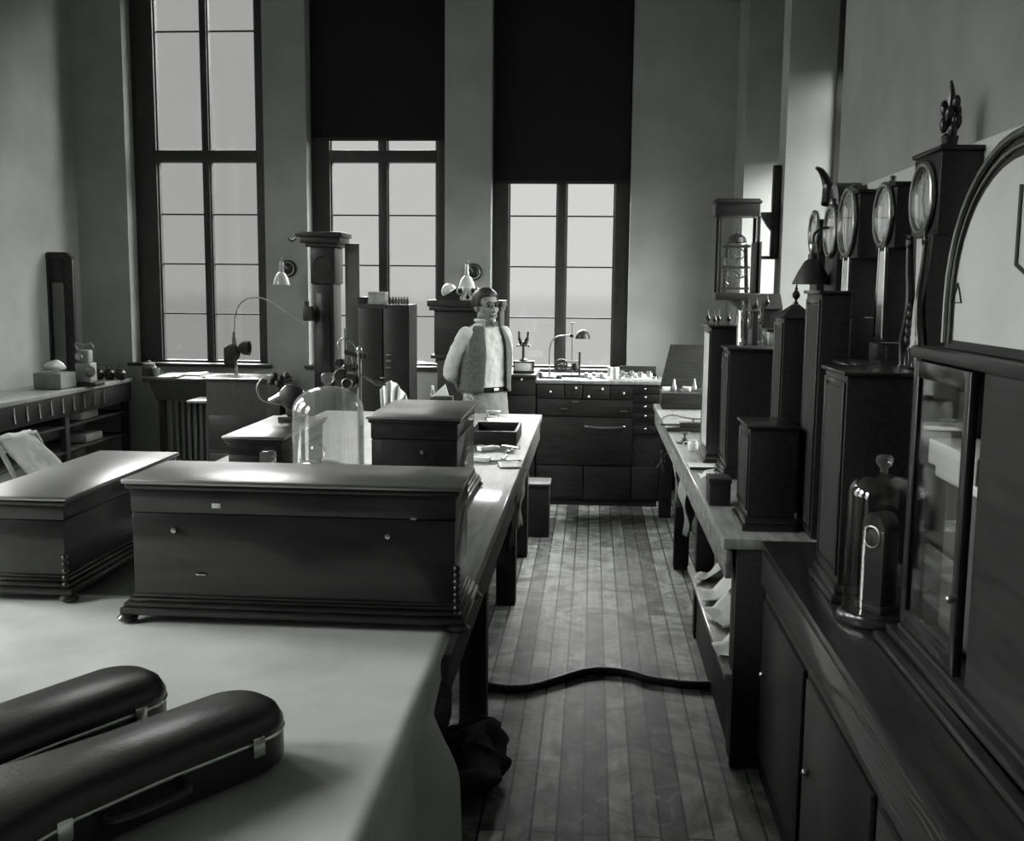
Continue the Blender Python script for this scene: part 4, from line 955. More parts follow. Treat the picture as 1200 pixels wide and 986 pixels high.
# stand with small drill behind the tall jar
YS = 4.55
def at(px, py, Y=YS): return AY(px, py, Y)
q = at(422, 545); t = thing('drill_stand', 'tall steel post stand with small lathe head and wire shield, behind tall bell jar', 'machine', (q.x, YS, zb))
H_ = at(422, 410).z-zb
MB().cyl((0, 0, .02), (0, 0, H_), .0105).sph((0, 0, H_), .014).build('post', M_chrome, t)
MB().box(-.14, .04, -.06, .06, 0, .022, .004).build('foot', M_iron, t)
def L(px, py): p_ = at(px, py)-Vector((q.x, YS, zb)); return (p_.x, 0, p_.z)
MB().cyl(L(425, 418), L(404, 412), .010).cyl(L(427, 414), L(427, 420), .012).build('cross_arm', M_iron, t)
a1 = [L(*p_) for p_ in ((397, 411), (396, 402), (401, 397), (408, 398), (414, 405), (417, 413), (406, 411))]
MB().tube(a1, .0035, 6).build('wire_shield', M_chrome, t)
MB().cyl(L(404, 385), L(405, 430), .006).cyl(L(404, 430), L(404, 460), .014).build('spindle', M_steel, t)
b = MB()
for px, py, r_ in ((400, 440, .030), (410, 446, .034), (398, 425, .018), (412, 430, .016)): c_ = L(px, py); b.lathe([(0, -.03), (r_*.8, -.03), (r_, -.024), (r_, .024), (r_*.8, .03), (0, .03)], c_, ax='y', n=20)
b.build('lathe_head', M_iron, t)
c_ = L(409, 449); MB().torus((c_[0], -.036, c_[2]), .022, .004, 'y', n=24).build('pulley_ring', M_steel, t)
MB().tube([L(413, 418), L(416, 430), L(418, 442), L(413, 450)], .010, 8).build('casting_arm', M_steel, t)
q2 = L(425, 440); MB().cyl(q2, L(440, 449), .007).cyl(L(440, 449), L(452, 451), .011, .006).build('side_rod', M_steel, t)

# polishing head with round guard on the wooden case
zc_ = 1.191
q = AY(343, 486, 4.02); t = thing('polishing_head', 'round dark polishing wheel with wire hoop standing on the flat case', 'machine', (q.x, 4.02, zc_))
def L2(px, py): p_ = AY(px, py, 4.02); return (p_.x-q.x, 0, p_.z-zc_)
c_ = L2(343, 466); rr_ = L2(358, 466)[0]-c_[0]
MB().lathe([(0, -.03), (rr_*.7, -.028), (rr_*.95, -.018), (rr_, 0), (rr_*.9, .02), (rr_*.4, .03), (0, .03)], c_, ax='y', n=32).build('wheel', M_iron, t)
MB().torus((c_[0], -.008, c_[2]), rr_, .0035, 'y', n=36, a0=20, a1=200).build('rim_guard', M_chrome, t)
MB().tube([L2(320, 442), L2(308, 443), L2(301, 455), L2(306, 468), L2(322, 473), L2(331, 474)], .004, 8).build('wire_hoop', M_steel, t)
MB().cyl(L2(316, 470), L2(329, 464), .010, .016).build('arbor', M_chrome, t)
b = MB(); 
for px, py in ((322, 441), (329, 444), (336, 441), (326, 450), (318, 448)): b.sph(L2(px, py), .016, n=12, m=8)
b.tube([L2(322, 441), L2(330, 446), L2(343, 444)], .010, 8).build('oil_cups', M_iron, t)
z_ = c_[2]-rr_*.8; MB().box(c_[0]-.05, c_[0]+.05, -.04, .04, 0, .02, .003).box(c_[0]-.02, c_[0]+.02, -.02, .02, .02, max(z_, .04), .003).build('pedestal', M_iron, t)

# white bag, small easel card
q = AZ(458, 486, zb); zt_ = AY(458, 447, 6.2).z
t = thing('paper_bag', 'pleated white paper fan or bag standing behind the middle music box', 'bag', (AY(461, 470, 6.2).x, 6.2, zb))
H_ = zt_-zb
MB().grid(lambda u, v: Vector((-.07+.13*u+.06*v*(u-.3), .03*sin(u*26)*(1-.4*v)+.04*v, H_*(1-(abs(u-.35)*1.1)**1.6)*v)), 40, 16).build('folded_sheet', M_paper, t, solid=.003, smooth=60)
q = AY(518, 470, 6.5); t = thing('set_square', 'white triangular set square propped behind the middle music box near the man', 'set square', (q.x, 6.5, zb))
zt_ = AY(522, 450, 6.5).z-zb; A_ = AY(507, 464, 6.5); B_ = AY(526, 464, 6.5)
O_ = [(A_.x-q.x, A_.z-zb), (B_.x-q.x, B_.z-zb), (AY(522, 450, 6.5).x-q.x, zt_)]
MB().prism([O_[0], O_[1], O_[2], (O_[2][0], O_[2][1]-.03), (O_[1][0]-.02, O_[1][1]+.015), (O_[0][0]+.04, O_[0][1]+.015), (O_[2][0], O_[2][1]-.03)][:3], -.004, .004).build('triangle', M_paper, t)
MB().box(-.07, .07, -.04, .04, 0, max(.05, A_.z-zb), .004).build('stand_block', M_iron, t)
q = AY(507, 455, 6.55); t = thing('glass_vial', 'tiny glass vial left of the white set square', 'vial', (q.x, 6.55, zb)); MB().lathe([(.014, 0), (.016, .01), (.016, q.z-zb-.03), (.007, q.z-zb), (0, q.z-zb)], n=14).build('vial', M_jar, t); MB().sph((0, 0, q.z-zb+.008), .009).build('stopper', M_white, t)

# ------------------------------------------------------------------ far left: window bench, radiator, cabinets
yd = 8.30
a, b_ = AY(166, 443, yd), AY(312, 441, yd); zd = a.z
t = thing('window_desk', 'dark bench with papers beneath the left window, sloping front board', 'desk', ((a.x+b_.x)/2, 8.6, 0))
MB(1).box(a.x, b_.x, yd, 8.95, zd-.035, zd, .004).build('desk_top', M_dark, t)
MB(1).hexa([(a.x+.05, yd+.16, zd-.20), (b_.x, yd+.16, zd-.20), (b_.x, yd+.18, zd-.20), (a.x+.05, yd+.18, zd-.20), (a.x+.05, yd+.02, zd-.036), (b_.x, yd+.02, zd-.036), (b_.x, yd+.04, zd-.036), (a.x+.05, yd+.04, zd-.036)]).build('front_board', M_grey, t)
for x in (a.x+.05, b_.x-.08):
    for y in (yd+.22, 8.88): MB(1).box(x, x+.05, y-.02, y+.03, 0, zd-.035, .003).build('leg', M_darkm, t)
t = thing('radiator', 'cast iron column radiator standing beneath the left window bench', 'radiator', (0, 8.75, 0))
x0r = AY(197, 500, 8.7).x; x1r = AY(247, 500, 8.7).x; t.location.x = (x0r+x1r)/2
n_ = 7; st = (x1r-x0r)/n_
for k in range(n_):
    x = x0r+st*(k+.5)-t.location.x; b = MB()
    for y in (-.05, .05): b.tube([(x, y, .06), (x, y, .40), (x, y, .74)], .019, 10, 2)
    b.cyl((x, -.05, .10), (x, .05, .10), .024).cyl((x, -.05, .72), (x, .05, .72), .024).cyl((x, -.06, 0), (x, -.06, .06), .014)
    b.build('section', M_rad, t, smooth=60)
MB().cyl((-n_*st/2, 0, .10), (n_*st/2, 0, .10), .02).cyl((-n_*st/2, 0, .72), (n_*st/2, 0, .72), .02).build('header_pipe', M_rad, t)
# papers along the desk
for k, (px0, px1, Y, lb) in enumerate(((188, 212, 8.42, 'loose white papers at the left end of the window bench'), (210, 240, 8.62, 'long white sheet spread in the middle of the window bench'), (238, 262, 8.46, 'flat pale papers beside the dark lamp base on the window bench'), (289, 313, 8.45, 'white papers at the right end of the window bench'))):
    x0, x1 = AY(px0, 438, Y).x, AY(px1, 438, Y).x
    o = MB().grid(lambda u, v: Vector((x0+(x1-x0)*u, Y-.10+.2*v, zd+.008+.012*u*v)), 8, 6).crumple(.010, 9, k).build('paper_sheet', M_paper, solid=.006)
    for v in o.data.vertices: v.co.z = max(v.co.z, zd+.004)
    tag(o, lb, 'paper')
q = AY(175, 434, 8.5); t = thing('storage_jar', 'grey lidded jar at the left end of the window bench', 'jar', (q.x, 8.5, zd))
MB().lathe([(.055, 0), (.062, .01), (.062, .07), (.045, .09)], n=24).build('body', M_grey, t); MB().lathe([(.05, .09), (.05, .105), (.02, .115), (.012, .13), (0, .132)], n=20).build('lid', M_canvas, t)
q = AY(185, 434, 8.45); t = thing('white_cup', 'small white cup beside the grey lidded jar', 'cup', (q.x, 8.42, zd)); MB().lathe([(.02, 0), (.03, .05), (.032, .07), (.026, .07), (.018, .01)], n=20).build('cup', M_canvas, t); MB().torus((.04, 0, .04), .014, .004, 'y').build('handle', M_canvas, t)

# gas lamp on the window bench fed by curved hose
q = AY(277, 436, 8.42); t = thing('gas_lamp', 'dark bench lamp with round reflector and slender neck in the left window', 'lamp', (q.x, 8.42, zd))
def L3(px, py): p_ = AY(px, py, 8.42); return (p_.x-q.x, 0, p_.z-zd)
MB().lathe([(.05, 0), (.052, .008), (.02, .02), (.012, .05), (.012, L3(277, 418)[2]), (0, L3(277, 417)[2])], n=22).build('foot', M_canvas, t)
c1_ = L3(272, 414); c2_ = L3(288, 408)
MB().box(c1_[0]-.06, c1_[0]+.03, -.04, .04, c1_[2]-.10, c1_[2]+.05, .012).sph(c1_, .075, .9, .9, 1.0).build('burner_body', M_plant, t)
MB().lathe([(.0, -.06), (.03, -.055), (.055, -.02), (.060, .03), (.050, .03), (.03, -.03), (0, -.04)], c2_, ax='x', n=24).build('reflector', M_plant, t)
MB().cyl(L3(275, 407), L3(274, 396), .022, .014).cyl(L3(274, 396), L3(274, 389), .010).build('neck', M_grey, t)

# longcase clock in front of pier 1/2 with bracket
YL = 8.55
def LC(px, py): return AY(px, py, YL)
zt_ = LC(370, 272).z
x0, x1 = LC(367, 400).x, LC(391, 400).x
t = thing('longcase_clock', 'tall dark longcase clock with wide cornice between the left and middle windows', 'clock', ((x0+x1)/2, YL+.16, 0))
w_ = (x1-x0)/2
MB().box(-w_-.04, w_+.04, -.17, .14, 0, .55, .008).build('plinth', M_dark, t)
MB().box(-w_, w_, -.14, .12, .55, zt_-.42, .006).build('trunk', M_dark, t)
MB().box(-w_-.015, w_+.015, -.16, .13, zt_-.42, zt_-.12, .006).build('hood', M_dark, t)
MB().box(-w_-.05, w_+.04, -.18, .13, zt_-.12, zt_-.09, .004).box(-w_-.09, w_+.07, -.20, .14, zt_-.09, zt_-.04, .006).box(-w_-.12, w_+.09, -.22, .14, zt_-.04, zt_, .006).build('cornice', M_dark, t)
MB().tube([(-w_-.12, -.2, zt_-.05), (-w_-.155, -.2, zt_-.075), (-w_-.18, -.2, zt_-.05)], .010, 8).build('hook', M_dark, t)
MB().box(-w_+.03, w_-.03, -.150, -.14, .65, zt_-.5, .004).build('door', M_polish, t)
MB().torus((0, -.166, zt_-.27), .075, .007, 'y', n=32).lathe([(0, -.164), (.07, -.164), (.07, -.158)], (0, 0, zt_-.27), ax='y').build('dial', M_darkm, t)
# grey board beside it
x2, x3 = LC(401, 300).x, LC(418, 300).x
t = thing('grey_upright_panel', 'grey upright board standing between the longcase clock and black cabinet', 'board', ((x2+x3)/2, YL+.1, 0))
MB().box(-(x3-x2)/2, (x3-x2)/2, -.01, .01, 0, LC(410, 285).z, .004).build('board', M_grey, t); MB().box(-.08, .08, -.08, .08, 0, .03, .004).build('foot', M_darkm, t)

# swing arm holding curved tube
q = LC(362, 366); t = thing('curved_tube_lamp_arm', 'long thin curved gas tube arching from longcase clock to the left window', 'tube', (q.x, YL-.06, q.z))
def L4(px, py): p_ = AY(px, py, YL-.06); return (p_.x-q.x, 0, p_.z-q.z)
MB().tube([L4(*p_) for p_ in ((361, 379), (350, 376), (340, 370), (328, 361), (315, 353), (303, 349), (290, 350), (281, 357), (276.5, 367), (275, 378), (274.5, 389))], .006, 8, 8).build('tube', M_canvas, t, smooth=80)
MB().box(-.03, .05, -.02, .03, -.07, .05, .008).cyl((0, 0, .05), (0, 0, .09), .02).build('clamp', M_iron, t)

# black cabinet with boxes on top in front of the middle window
YK = 8.2
def KC(px, py): return AY(px, py, YK)
x0, x1, zt_ = KC(419, 400).x, KC(479, 400).x, KC(450, 357).z
t = thing('black_cabinet', 'tall black cabinet standing before the middle window, boxes and bottles on top', 'cabinet', ((x0+x1)/2, YK+.2, 0))
w_ = (x1-x0)/2
MB().box(-w_, w_, -.19, .2, 0, zt_, .006).build('carcase', M_darkm, t)
for s_ in (-1, 1): 
    d_ = MB().box(min(s_*.005, s_*(w_-.01)), max(s_*.005, s_*(w_-.01)), -.205, -.19, .06, zt_-.03, .005).build('door', M_dark, t)
for px, py in ((456, 416), (456, 423), (456, 431), (449, 443)):
    k_ = KC(px, py); MB().box(k_.x-t.location.x-.022, k_.x-t.location.x+.022, -.215, -.205, k_.z-.006, k_.z+.006, .002).build('label_holder', M_steel, t)
def topbox(px0, px1, py, lb, m, nm='carton', Y=8.3, cat='box'):
    a_, b2 = AY(px0, 352, Y).x, AY(px1, 352, Y).x; zz_ = AY(px0, py, Y).z
    t = thing(nm, lb, cat, ((a_+b2)/2, Y, zt_+.001)); w2 = (b2-a_)/2; h2 = zz_-zt_
    MB().box(-w2, w2, -.07, .07, 0, h2*.72, .003).build('body', m, t); MB().box(-w2-.003, w2+.003, -.073, .073, h2*.72, h2, .003).build('lid', m, t); return t
topbox(421, 431, 348, 'small dark box at the left end of black cabinet top', M_dark)
topbox(434, 453, 342, 'pale cardboard box with lid, highest on top of the black cabinet', M_canvas)
b0 = None
for k in range(7):
    Y = 8.3; x = AY(457+3.4*k, 352, Y).x; lb = 'small bottle in the row on top of black cabinet at its right end'
    if b0 is None:
        b0 = thing('bottle', lb, 'bottle', (x, Y, zt_+.001), 0, 'bottles on the black cabinet'); h_ = AY(460, 348, Y).z-zt_
        MB().lathe([(.010, 0), (.011, .004), (.011, h_*.65), (.006, h_*.78), (.006, h_*.9)], n=14).build('bottle_body', M_grey, b0); MB().lathe([(.007, h_*.9), (.008, h_), (0, h_)], n=12).build('stopper', M_canvas, b0)
    else: dup(b0, (x, Y, zt_+.001))

# low cabinet + case left of centre
YQ = 7.9
def QC(px, py): return AY(px, py, YQ)
x0, x1, zt_ = QC(241, 460).x, QC(312, 460).x, QC(280, 444).z
t = thing('low_cabinet', 'dark low cabinet with pull-out leaf in front of the left window bench', 'cabinet', ((x0+x1)/2, YQ+.18, 0))
w_ = (x1-x0)/2
MB().box(-w_, w_, -.17, .17, .0, zt_-.02, .005).build('carcase', M_darkm, t); MB().box(-w_-.015, w_+.015, -.185, .18, zt_-.02, zt_, .005).build('top', M_polish, t)
zl_ = QC(225, 470).z; xl_ = QC(217, 470).x-t.location.x
MB().box(xl_, -w_-.001, -.15, .14, zl_-.02, zl_, .003).build('pull_out_leaf', M_bench, t)
for z in (.15, .45): MB().box(-w_+.02, w_-.02, -.182, -.17, z, z+.26, .004).build('drawer', M_dark, t)

# left wall bench
t = thing('wall_bench', 'pale topped bench along the left wall with slotted tool racks below', 'workbench', (-4.25, 7.9, 0))
MB(1).box(-4.49, -4.02, 6.6, 8.93, .865, .9, .004).build('bench_top', M_bench, t)
MB(1).box(-4.05, -4.03, 6.65, 8.9, .70, .862, .003).build('front_rail', M_dark, t)
for z in (.60, .40): MB(1).box(-4.47, -4.06, 6.7, 8.88, z, z+.02, .003).build('shelf', M_darkm, t)
for y in (6.7, 7.8, 8.86): MB(1).box(-4.10, -4.05, y-.03, y+.03, 0, .865, .003).build('leg', M_darkm, t)
for k in range(9):
    o = MB().tube([(0, 0, .0), (0, 0, -.05), (.004, 0, -.11)], lambda u: .004+.004*u, 8, 3).build('hanging_tool', M_steel) if k else None
    if o is None:
        hp = o = MB().tube([(0, 0, .0), (0, 0, -.05), (.004, 0, -.11)], lambda u: .005+.004*u, 8, 3).build('file', M_steel)
    else:
        bpy.data.objects.remove(o); o = hp.copy(); col.objects.link(o)
    o.location = (-4.02, 7.0+.17*k, .845); tag(o, 'thin steel file hanging in the rack under the left wall bench', 'file', 'files in the left bench rack')
for k, (y, z, lb) in enumerate(((8.28, .621, 'pale folded cloth on the upper shelf of the left wall bench'), (8.35, .421, 'pale folded cloth on the lower shelf of the left wall bench'))):
    o = MB().box(-.12, .10, -.16, .14, 0, .07, .012).crumple(.01, 14, k).build('folded_cloth', M_canvas); o.location = (-4.2, y, z); tag(o, lb, 'cloth')
# things on it: framed mirror, machine, papers
Ym = 8.45; a_, b2 = AY(52, 330, Ym).x, AY(87, 330, Ym).x; zt_ = AY(75, 303, Ym).z
t = thing('framed_mirror', 'tall narrow mirror in a dark carved frame on the left wall bench', 'mirror', ((a_+b2)/2, Ym, .901)); w_ = (b2-a_)/2; h_ = zt_-.9
MB().box(-w_, -w_+.055, -.025, .02, 0, h_, .006).box(w_-.085, w_, -.025, .02, 0, h_, .006).box(-w_+.055, w_-.085, -.025, .02, 0, .08, .006).box(-w_+.055, w_-.085, -.025, .02, h_-.2, h_, .006).prism([(-w_-.01, h_-.001), (w_+.01, h_-.001), (w_-.05, h_+.05), (-w_+.05, h_+.05)], -.03, .02).build('frame', M_dark, t)
MB().box(-w_+.055, w_-.085, -.004, .006, .08, h_-.2).build('mirror_glass', mat('old_mirror', .20, .25, .5, metal=.9), t)
MB().tube([(w_-.042+.016*(1 if k % 2 else -1), -.027, .10+.045*k) for k in range(20)], .008, 6).build('carved_strip', M_dark, t)
MB().box(-.1, .1, -.06, .1, 0, .02, .004).build('foot', M_dark, t)
q = AY(107, 430, 8.15); t = thing('small_lathe', 'light metal watchmaker machine on the left wall bench', 'machine', (q.x-.03, 8.15, .901))
zt_ = AY(105, 403, 8.15).z-.901
MB().box(-.10, .10, -.08, .08, 0, .03, .004).build('bed', M_iron, t)
MB().box(-.08, .05, -.06, .06, .03, zt_*.55, .012).box(-.07, .03, -.04, .04, zt_*.55, zt_*.85, .012).build('headstock', M_canvas, t)
for k, (x, z, r_) in enumerate(((.05, zt_*.35, .045), (-.04, zt_*.7, .035))): MB().lathe([(0, -.075), (r_*.8, -.07), (r_, -.062), (0, -.055)], (x, 0, z), ax='y', n=20).build('dial_wheel', M_steel, t)
MB().tube([(-.08, 0, zt_*.85), (-.09, 0, zt_), (-.02, 0, zt_*.97), (.03, 0, zt_), (.05, 0, zt_*.9)], .010, 8).build('lever', M_canvas, t)
for k, (px, py, lb, w2, h2) in enumerate(((68, 448, 'tall stack of pale papers at the left end of wall bench', .11, .12), (64, 425, 'crumpled white cloth on top of the paper stack', .09, .09))):
    q = AY(px, py, 7.95)
    o = MB().box(-w2, w2, -.12, .12, 0, h2, .006); 
    if k: o.bm.free(); o = MB().sph((0, 0, .045), .05, 1.6, 1.4, .9, 24, 16)
    o = o.crumple(.012 if not k else .03, 16, k).build(['paper_stack', 'crumpled_cloth'][k], M_canvas if not k else M_paper); o.location = (-4.20, 7.92, .903+(.125 if k else 0)); tag(o, lb, ['paper', 'cloth'][k])
q = AY(140, 436, 8.6)
for k, (px, m, lb) in enumerate(((130, M_iron, 'dark round pot at the corner end of the wall bench, left'), (143, M_dark, 'dark round pot at the corner end of the wall bench, middle'), (156, M_iron, 'dark round pot at the corner end of the wall bench, right'))):
    t = thing('dark_pot', lb, 'pot', (AY(px, 436, 8.7).x-.12, 8.72, .901)); MB().lathe([(.03, 0), (.045, .02), (.045, .06), (.03, .08), (.032, .09)], n=20).build('pot', m, t); MB().torus((0, 0, .10), .025, .004, 'y', a0=0, a1=180).build('handle', m, t)

# folding chair with cloth at the left edge
t = thing('folding_chair', 'light folding wooden chair with pale cloth over it at the left edge', 'chair', (-3.05, 5.6, 0))
zf = lambda px, py: AY(px, py, 5.6)-Vector((-3.05, 5.6, 0))
def rod(a_, b2, nm='leg', r_=.013, y0=0, y1=0): pa, pb = zf(*a_), zf(*b2); MB().cyl((pa.x, y0, pa.z), (pb.x, y1, pb.z), r_, n=10).build(nm, M_benchside, t)
for y in (-.2, .2):
    pa = zf(98, 505); 
    MB().cyl((.28, y, 0), (-.16, y, .86), .014, n=10).build('leg', M_canvas, t); MB().cyl((-.22, y, 0), (.20, y, .62), .014, n=10).build('leg', M_canvas, t)
for (x, z, nm) in ((-.16, .86, 'top_rail'), (.20, .62, 'front_rail'), (.16, .24, 'stretcher'), (-.14, .24, 'stretcher')): MB().cyl((x, -.21, z), (x, .21, z), .012, n=10).build(nm, M_canvas, t)
o = MB().grid(lambda u, v: Vector((-.17+.36*v+.02*sin(v*3), -.18+.36*u, .885-.25*v-.10*sin(pi*v))), 12, 16).crumple(.02, 8, 4).build('cloth_seat', M_canvas, t, solid=.004)

# ------------------------------------------------------------------ pedimented clock behind the man
YP = 8.02
def PC(px, py): return AY(px, py, YP)
x0, x1 = PC(510, 400).x, PC(584, 400).x; zc_ = PC(545, 352).z
t = thing('pediment_clock', 'massive dark longcase clock with broken pediment right behind the man', 'clock', ((x0+x1)/2, YP+.22, 0)); w_ = (x1-x0)/2
MB().box(-w_-.02, w_+.02, -.21, .2, 0, .55, .008).build('plinth', M_dark, t)
MB().box(-w_+.01, w_-.01, -.19, .18, .55, zc_-.42, .006).build('trunk', M_dark, t)
MB().box(-w_-.01, w_+.01, -.21, .2, zc_-.42, zc_-.05, .006).box(-w_-.035, w_+.035, -.225, .2, zc_-.45, zc_-.42, .004).build('hood', M_dark, t)
MB().box(-w_-.045, w_+.02, -.24, .2, zc_-.08, zc_-.05, .004).box(-w_-.06, w_+.03, -.25, .2, zc_-.05, zc_, .005).build('cornice', M_dark, t)
zp = PC(533, 337).z
for s_ in (-1, 1):
    MB().prism([(s_*(w_+.0), zc_-.002), (s_*(w_*.55), zc_+(zp-zc_)*.55), (s_*(w_*.30), zp), (s_*(w_*.12), zp-.01), (s_*(w_*.14), zp-.05), (s_*(w_*.22), zc_+.02), (s_*(w_*.20), zc_-.002)], -.24, -.10).build('pediment', M_dark, t)
    MB().torus((s_*w_*.2, -.245, zp-.03), .022, .008, 'y', n=20).build('scroll', M_steel, t)
finial(t, 0, -.17, zc_-.01, .9)
q = AY(526, 345, 8.30); t = thing('glass_globe', 'pale round glass globe shining behind the pediment of the dark clock', 'globe', (q.x, 8.31, zc_+.001))
MB().lathe([(.03, 0), (.035, .01), (.02, .02), (0, .022)], n=18).build('stand', M_dark, t); MB().sph((0, 0, .065), .062, n=28, m=18).build('globe', M_opal, t, smooth=80)

# ------------------------------------------------------------------ wall lamps
def wall_lamp(px, py, lb):
    Y = 8.78; s0 = AY(px, py, Y); q = AY(px+8, py-14, YB)
    t = thing('wall_lamp', lb, 'lamp', (q.x, YB-.001, q.z))
    def L5(a_, b2): p_ = AY(a_, b2, Y); return Vector((p_.x-q.x, Y-YB, p_.z-q.z))
    MB().lathe([(0, -.05), (.03, -.045), (.05, -.02), (.075, -.012), (.075, 0), (0, 0)], (0, 0, 0), ax='y', n=28).build('wall_plate', M_iron, t)
    ring = MB()
    ring.torus((0, -.03, 0), .055, .006, 'y', n=24); ring.build('ornament_ring', M_brass, t)
    c_ = L5(px, py-22)
    MB().tube([(0, -.04, 0), (-.02, -.1, .04), (c_.x+.01, c_.y, c_.z+.03), (c_.x, c_.y, c_.z)], .008, 8).build('arm', M_brass, t)
    s1 = L5(px, py-9); MB().lathe([(.018, 0), (.022, .02), (.016, .05), (.020, .07), (.012, c_.z-s1.z+.01)], s1, n=18).build('socket', M_brass, t)
    s2 = L5(px, py+5); h = s1.z-s2.z+.01
    MB().lathe([(.072, 0), (.070, .01), (.060, h*.45), (.040, h*.8), (.022, h), (.018, h), (.036, h*.8), (.056, h*.45), (.067, .008)], s2, n=30, closed=True).build('lamp_shade', M_opal, t, smooth=60)
    return t
wall_lamp(330, 329, 'brass wall lamp with frosted bell shade between the left and middle windows')
wall_lamp(547, 333, 'brass wall lamp with frosted bell shade above the pedimented clock')
# bottles/papers on the middle window sill
t = thing('sill_bottle', 'clear bottle with narrow neck on the middle window sill', 'bottle', (AY(487, 433, 8.95).x, 8.94, SILL+.031))
MB().lathe([(.03, 0), (.034, .01), (.034, .06), (.012, .09), (.010, .12), (.013, .13), (0, .13)], n=20).build('bottle_body', M_jar, t); MB().lathe([(.009, .1305), (.011, .145), (0, .146)], n=12).build('stopper', M_dark, t)
o = MB().grid(lambda u, v: Vector((-.16+.3*u, -.03+.07*v, .006+.05*(1-u)*u*2)), 12, 6).crumple(.012, 14, 7).build('paper_sheet', M_paper, solid=.004); o.location = (AY(494, 436, 8.9).x, 9.0, SILL+.04); tag(o, 'white papers piled along the middle window sill', 'paper')
# ------------------------------------------------------------------ the man
YM = 7.42
mx = AY(569, 420, YM).x
man = thing('person', 'man in white rolled-sleeve shirt, open grey vest and bow tie, hands behind his back', 'person', (mx, YM, 0), 40)
def chain(b, pts, rad, n=20, ex=(1, 1)):
    P_ = [Vector(p) for p in pts]
    for (p, r0), (q_, r1) in zip(zip(P_, rad), zip(P_[1:], rad[1:])): b.cyl(p, q_, r0, r1, n)
    for p, r0 in zip(P_, rad): b.sph(p, r0, n=n, m=12)
    return b
def loft(b, rings, n=36, a0=0, a1=360, cap=True):
    full = a1-a0 >= 360; k = n if full else n+1; RR = []
    for (z, rx, ry, cx, cy) in rings:
        ring = []
        for i in range(k):
            t_ = R(a0+(a1-a0)*i/n); c, s_ = cos(t_), sin(t_)
            ring.append(b._v((cx+rx*math.copysign(abs(c)**.85, c), cy+ry*math.copysign(abs(s_)**.85, s_), z)))
        RR.append(ring)
    for A, B in zip(RR, RR[1:]):
        for i in range(k if full else k-1): b.bm.faces.new((A[i], A[(i+1) % k], B[(i+1) % k], B[i]))
    if cap and full: b.bm.faces.new(RR[0][::-1]); b.bm.faces.new(RR[-1])
    return b
def fuse(o, vox, sm=6):
    m_ = o.modifiers.new('fuse', 'REMESH'); m_.mode = 'VOXEL'; m_.voxel_size = vox; m_.use_smooth_shade = True
    s_ = o.modifiers.new('soft', 'SMOOTH'); s_.iterations = sm; s_.factor = .5
    return o
TOP = AY(575, 340, YM).z; k_ = TOP/1.74
HZ = TOP-.115                                                   # centre of the head
# body: legs, trunk, neck, head, arms, hands as one surface
b = MB()
for s_ in (-1, 1):
    chain(b, [(s_*.095, 0, .90), (s_*.10, -.01, .50), (s_*.10, .02, .09)], [.085, .055, .038])
    chain(b, [(s_*.10, .02, .05), (s_*.11, -.13, .035)], [.038, .034])
loft(b, [(.84, .15, .10, 0, 0), (1.0, .14, .095, 0, 0), (1.15, .15, .10, 0, 0), (1.30, .18, .11, 0, .0), (1.40, .17, .09, 0, .01), (1.455, .07, .06, 0, .015)])
chain(b, [(0, .02, 1.42), (0, .0, 1.55)], [.062, .056])
rz_ = Matrix.Rotation(R(-2), 3, 'Z')
def hp(x, y, z): v = rz_ @ Vector((x, y, z)); return (v.x, v.y-.005, v.z+HZ)
# skull, face
b.sph(hp(0, .012, .025), .098, .80, .98, .92, 32, 22, rz_)
b.sph(hp(0, -.02, -.035), .078, .82, .92, 1.02, 28, 18, rz_)
b.sph(hp(0, -.058, -.088), .028, 1.1, .8, .75, 16, 10, rz_)    # chin
for s_ in (-1, 1):
    b.sph(hp(s_*.044, -.050, -.022), .026, 1, .8, .9, 14, 10)   # cheeks
    b.sph(hp(s_*.052, -.012, -.065), .030, .8, 1.2, .9, 14, 10) # jaw
    b.sph(hp(s_*.032, -.082, .026), .020, 1.3, .5, .4, 12, 8)   # brow
    b.sph(hp(s_*.079, .010, -.010), .030, .32, .7, 1.05, 14, 10, rz_) # ears
b.cyl(hp(0, -.086, .012), hp(0, -.108, -.030), .008, .013, 12); b.sph(hp(0, -.106, -.030), .0135, n=12, m=8)
for s_ in (-1, 1): b.sph(hp(s_*.010, -.096, -.034), .008, n=10, m=8)
b.sph(hp(0, -.090, -.058), .018, 1.2, .5, .32, 12, 8); b.sph(hp(0, -.086, -.068), .016, 1.1, .6, .34, 12, 8)
SH = [(-.160, .01, 1.385), (.160, .01, 1.385)]
EL = [(-.222, .085, 1.125), (.215, .085, 1.125)]
WR = [(-.07, .215, .985), (.09, .225, 1.0)]
for i, s_ in enumerate((-1, 1)):
    chain(b, [SH[i], EL[i], WR[i]], [.044, .036, .028])
    w_ = Vector(WR[i]); d_ = Vector((-s_*.8, .05, -.35)).normalized(); u_ = Vector((0, .1, -1)).normalized()
    palm = w_+d_*.055; b.sph(palm, .042, 1.0, .42, .95, 18, 12); chain(b, [w_, palm], [.027, .03])
    for f_ in range(4):
        base_ = palm+d_*.030+Vector((0, 0, .026-.017*f_)); l_ = (.034, .038, .036, .028)[f_]
        p1 = base_+d_*l_; p2 = p1+(d_*.6+Vector((0, -.5, -.4))).normalized()*l_*.75; p3 = p2+(d_*.1+Vector((0, -.8, -.5))).normalized()*l_*.5
        chain(b, [base_, p1, p2, p3], [.0095, .009, .0085, .0075], 10)
    tb = w_+d_*.03+Vector((0, -.01, .026)); chain(b, [tb, tb+d_*.022+Vector((0, -.008, .026)), tb+d_*.048+Vector((0, -.012, .032))], [.012, .010, .0085], 10)
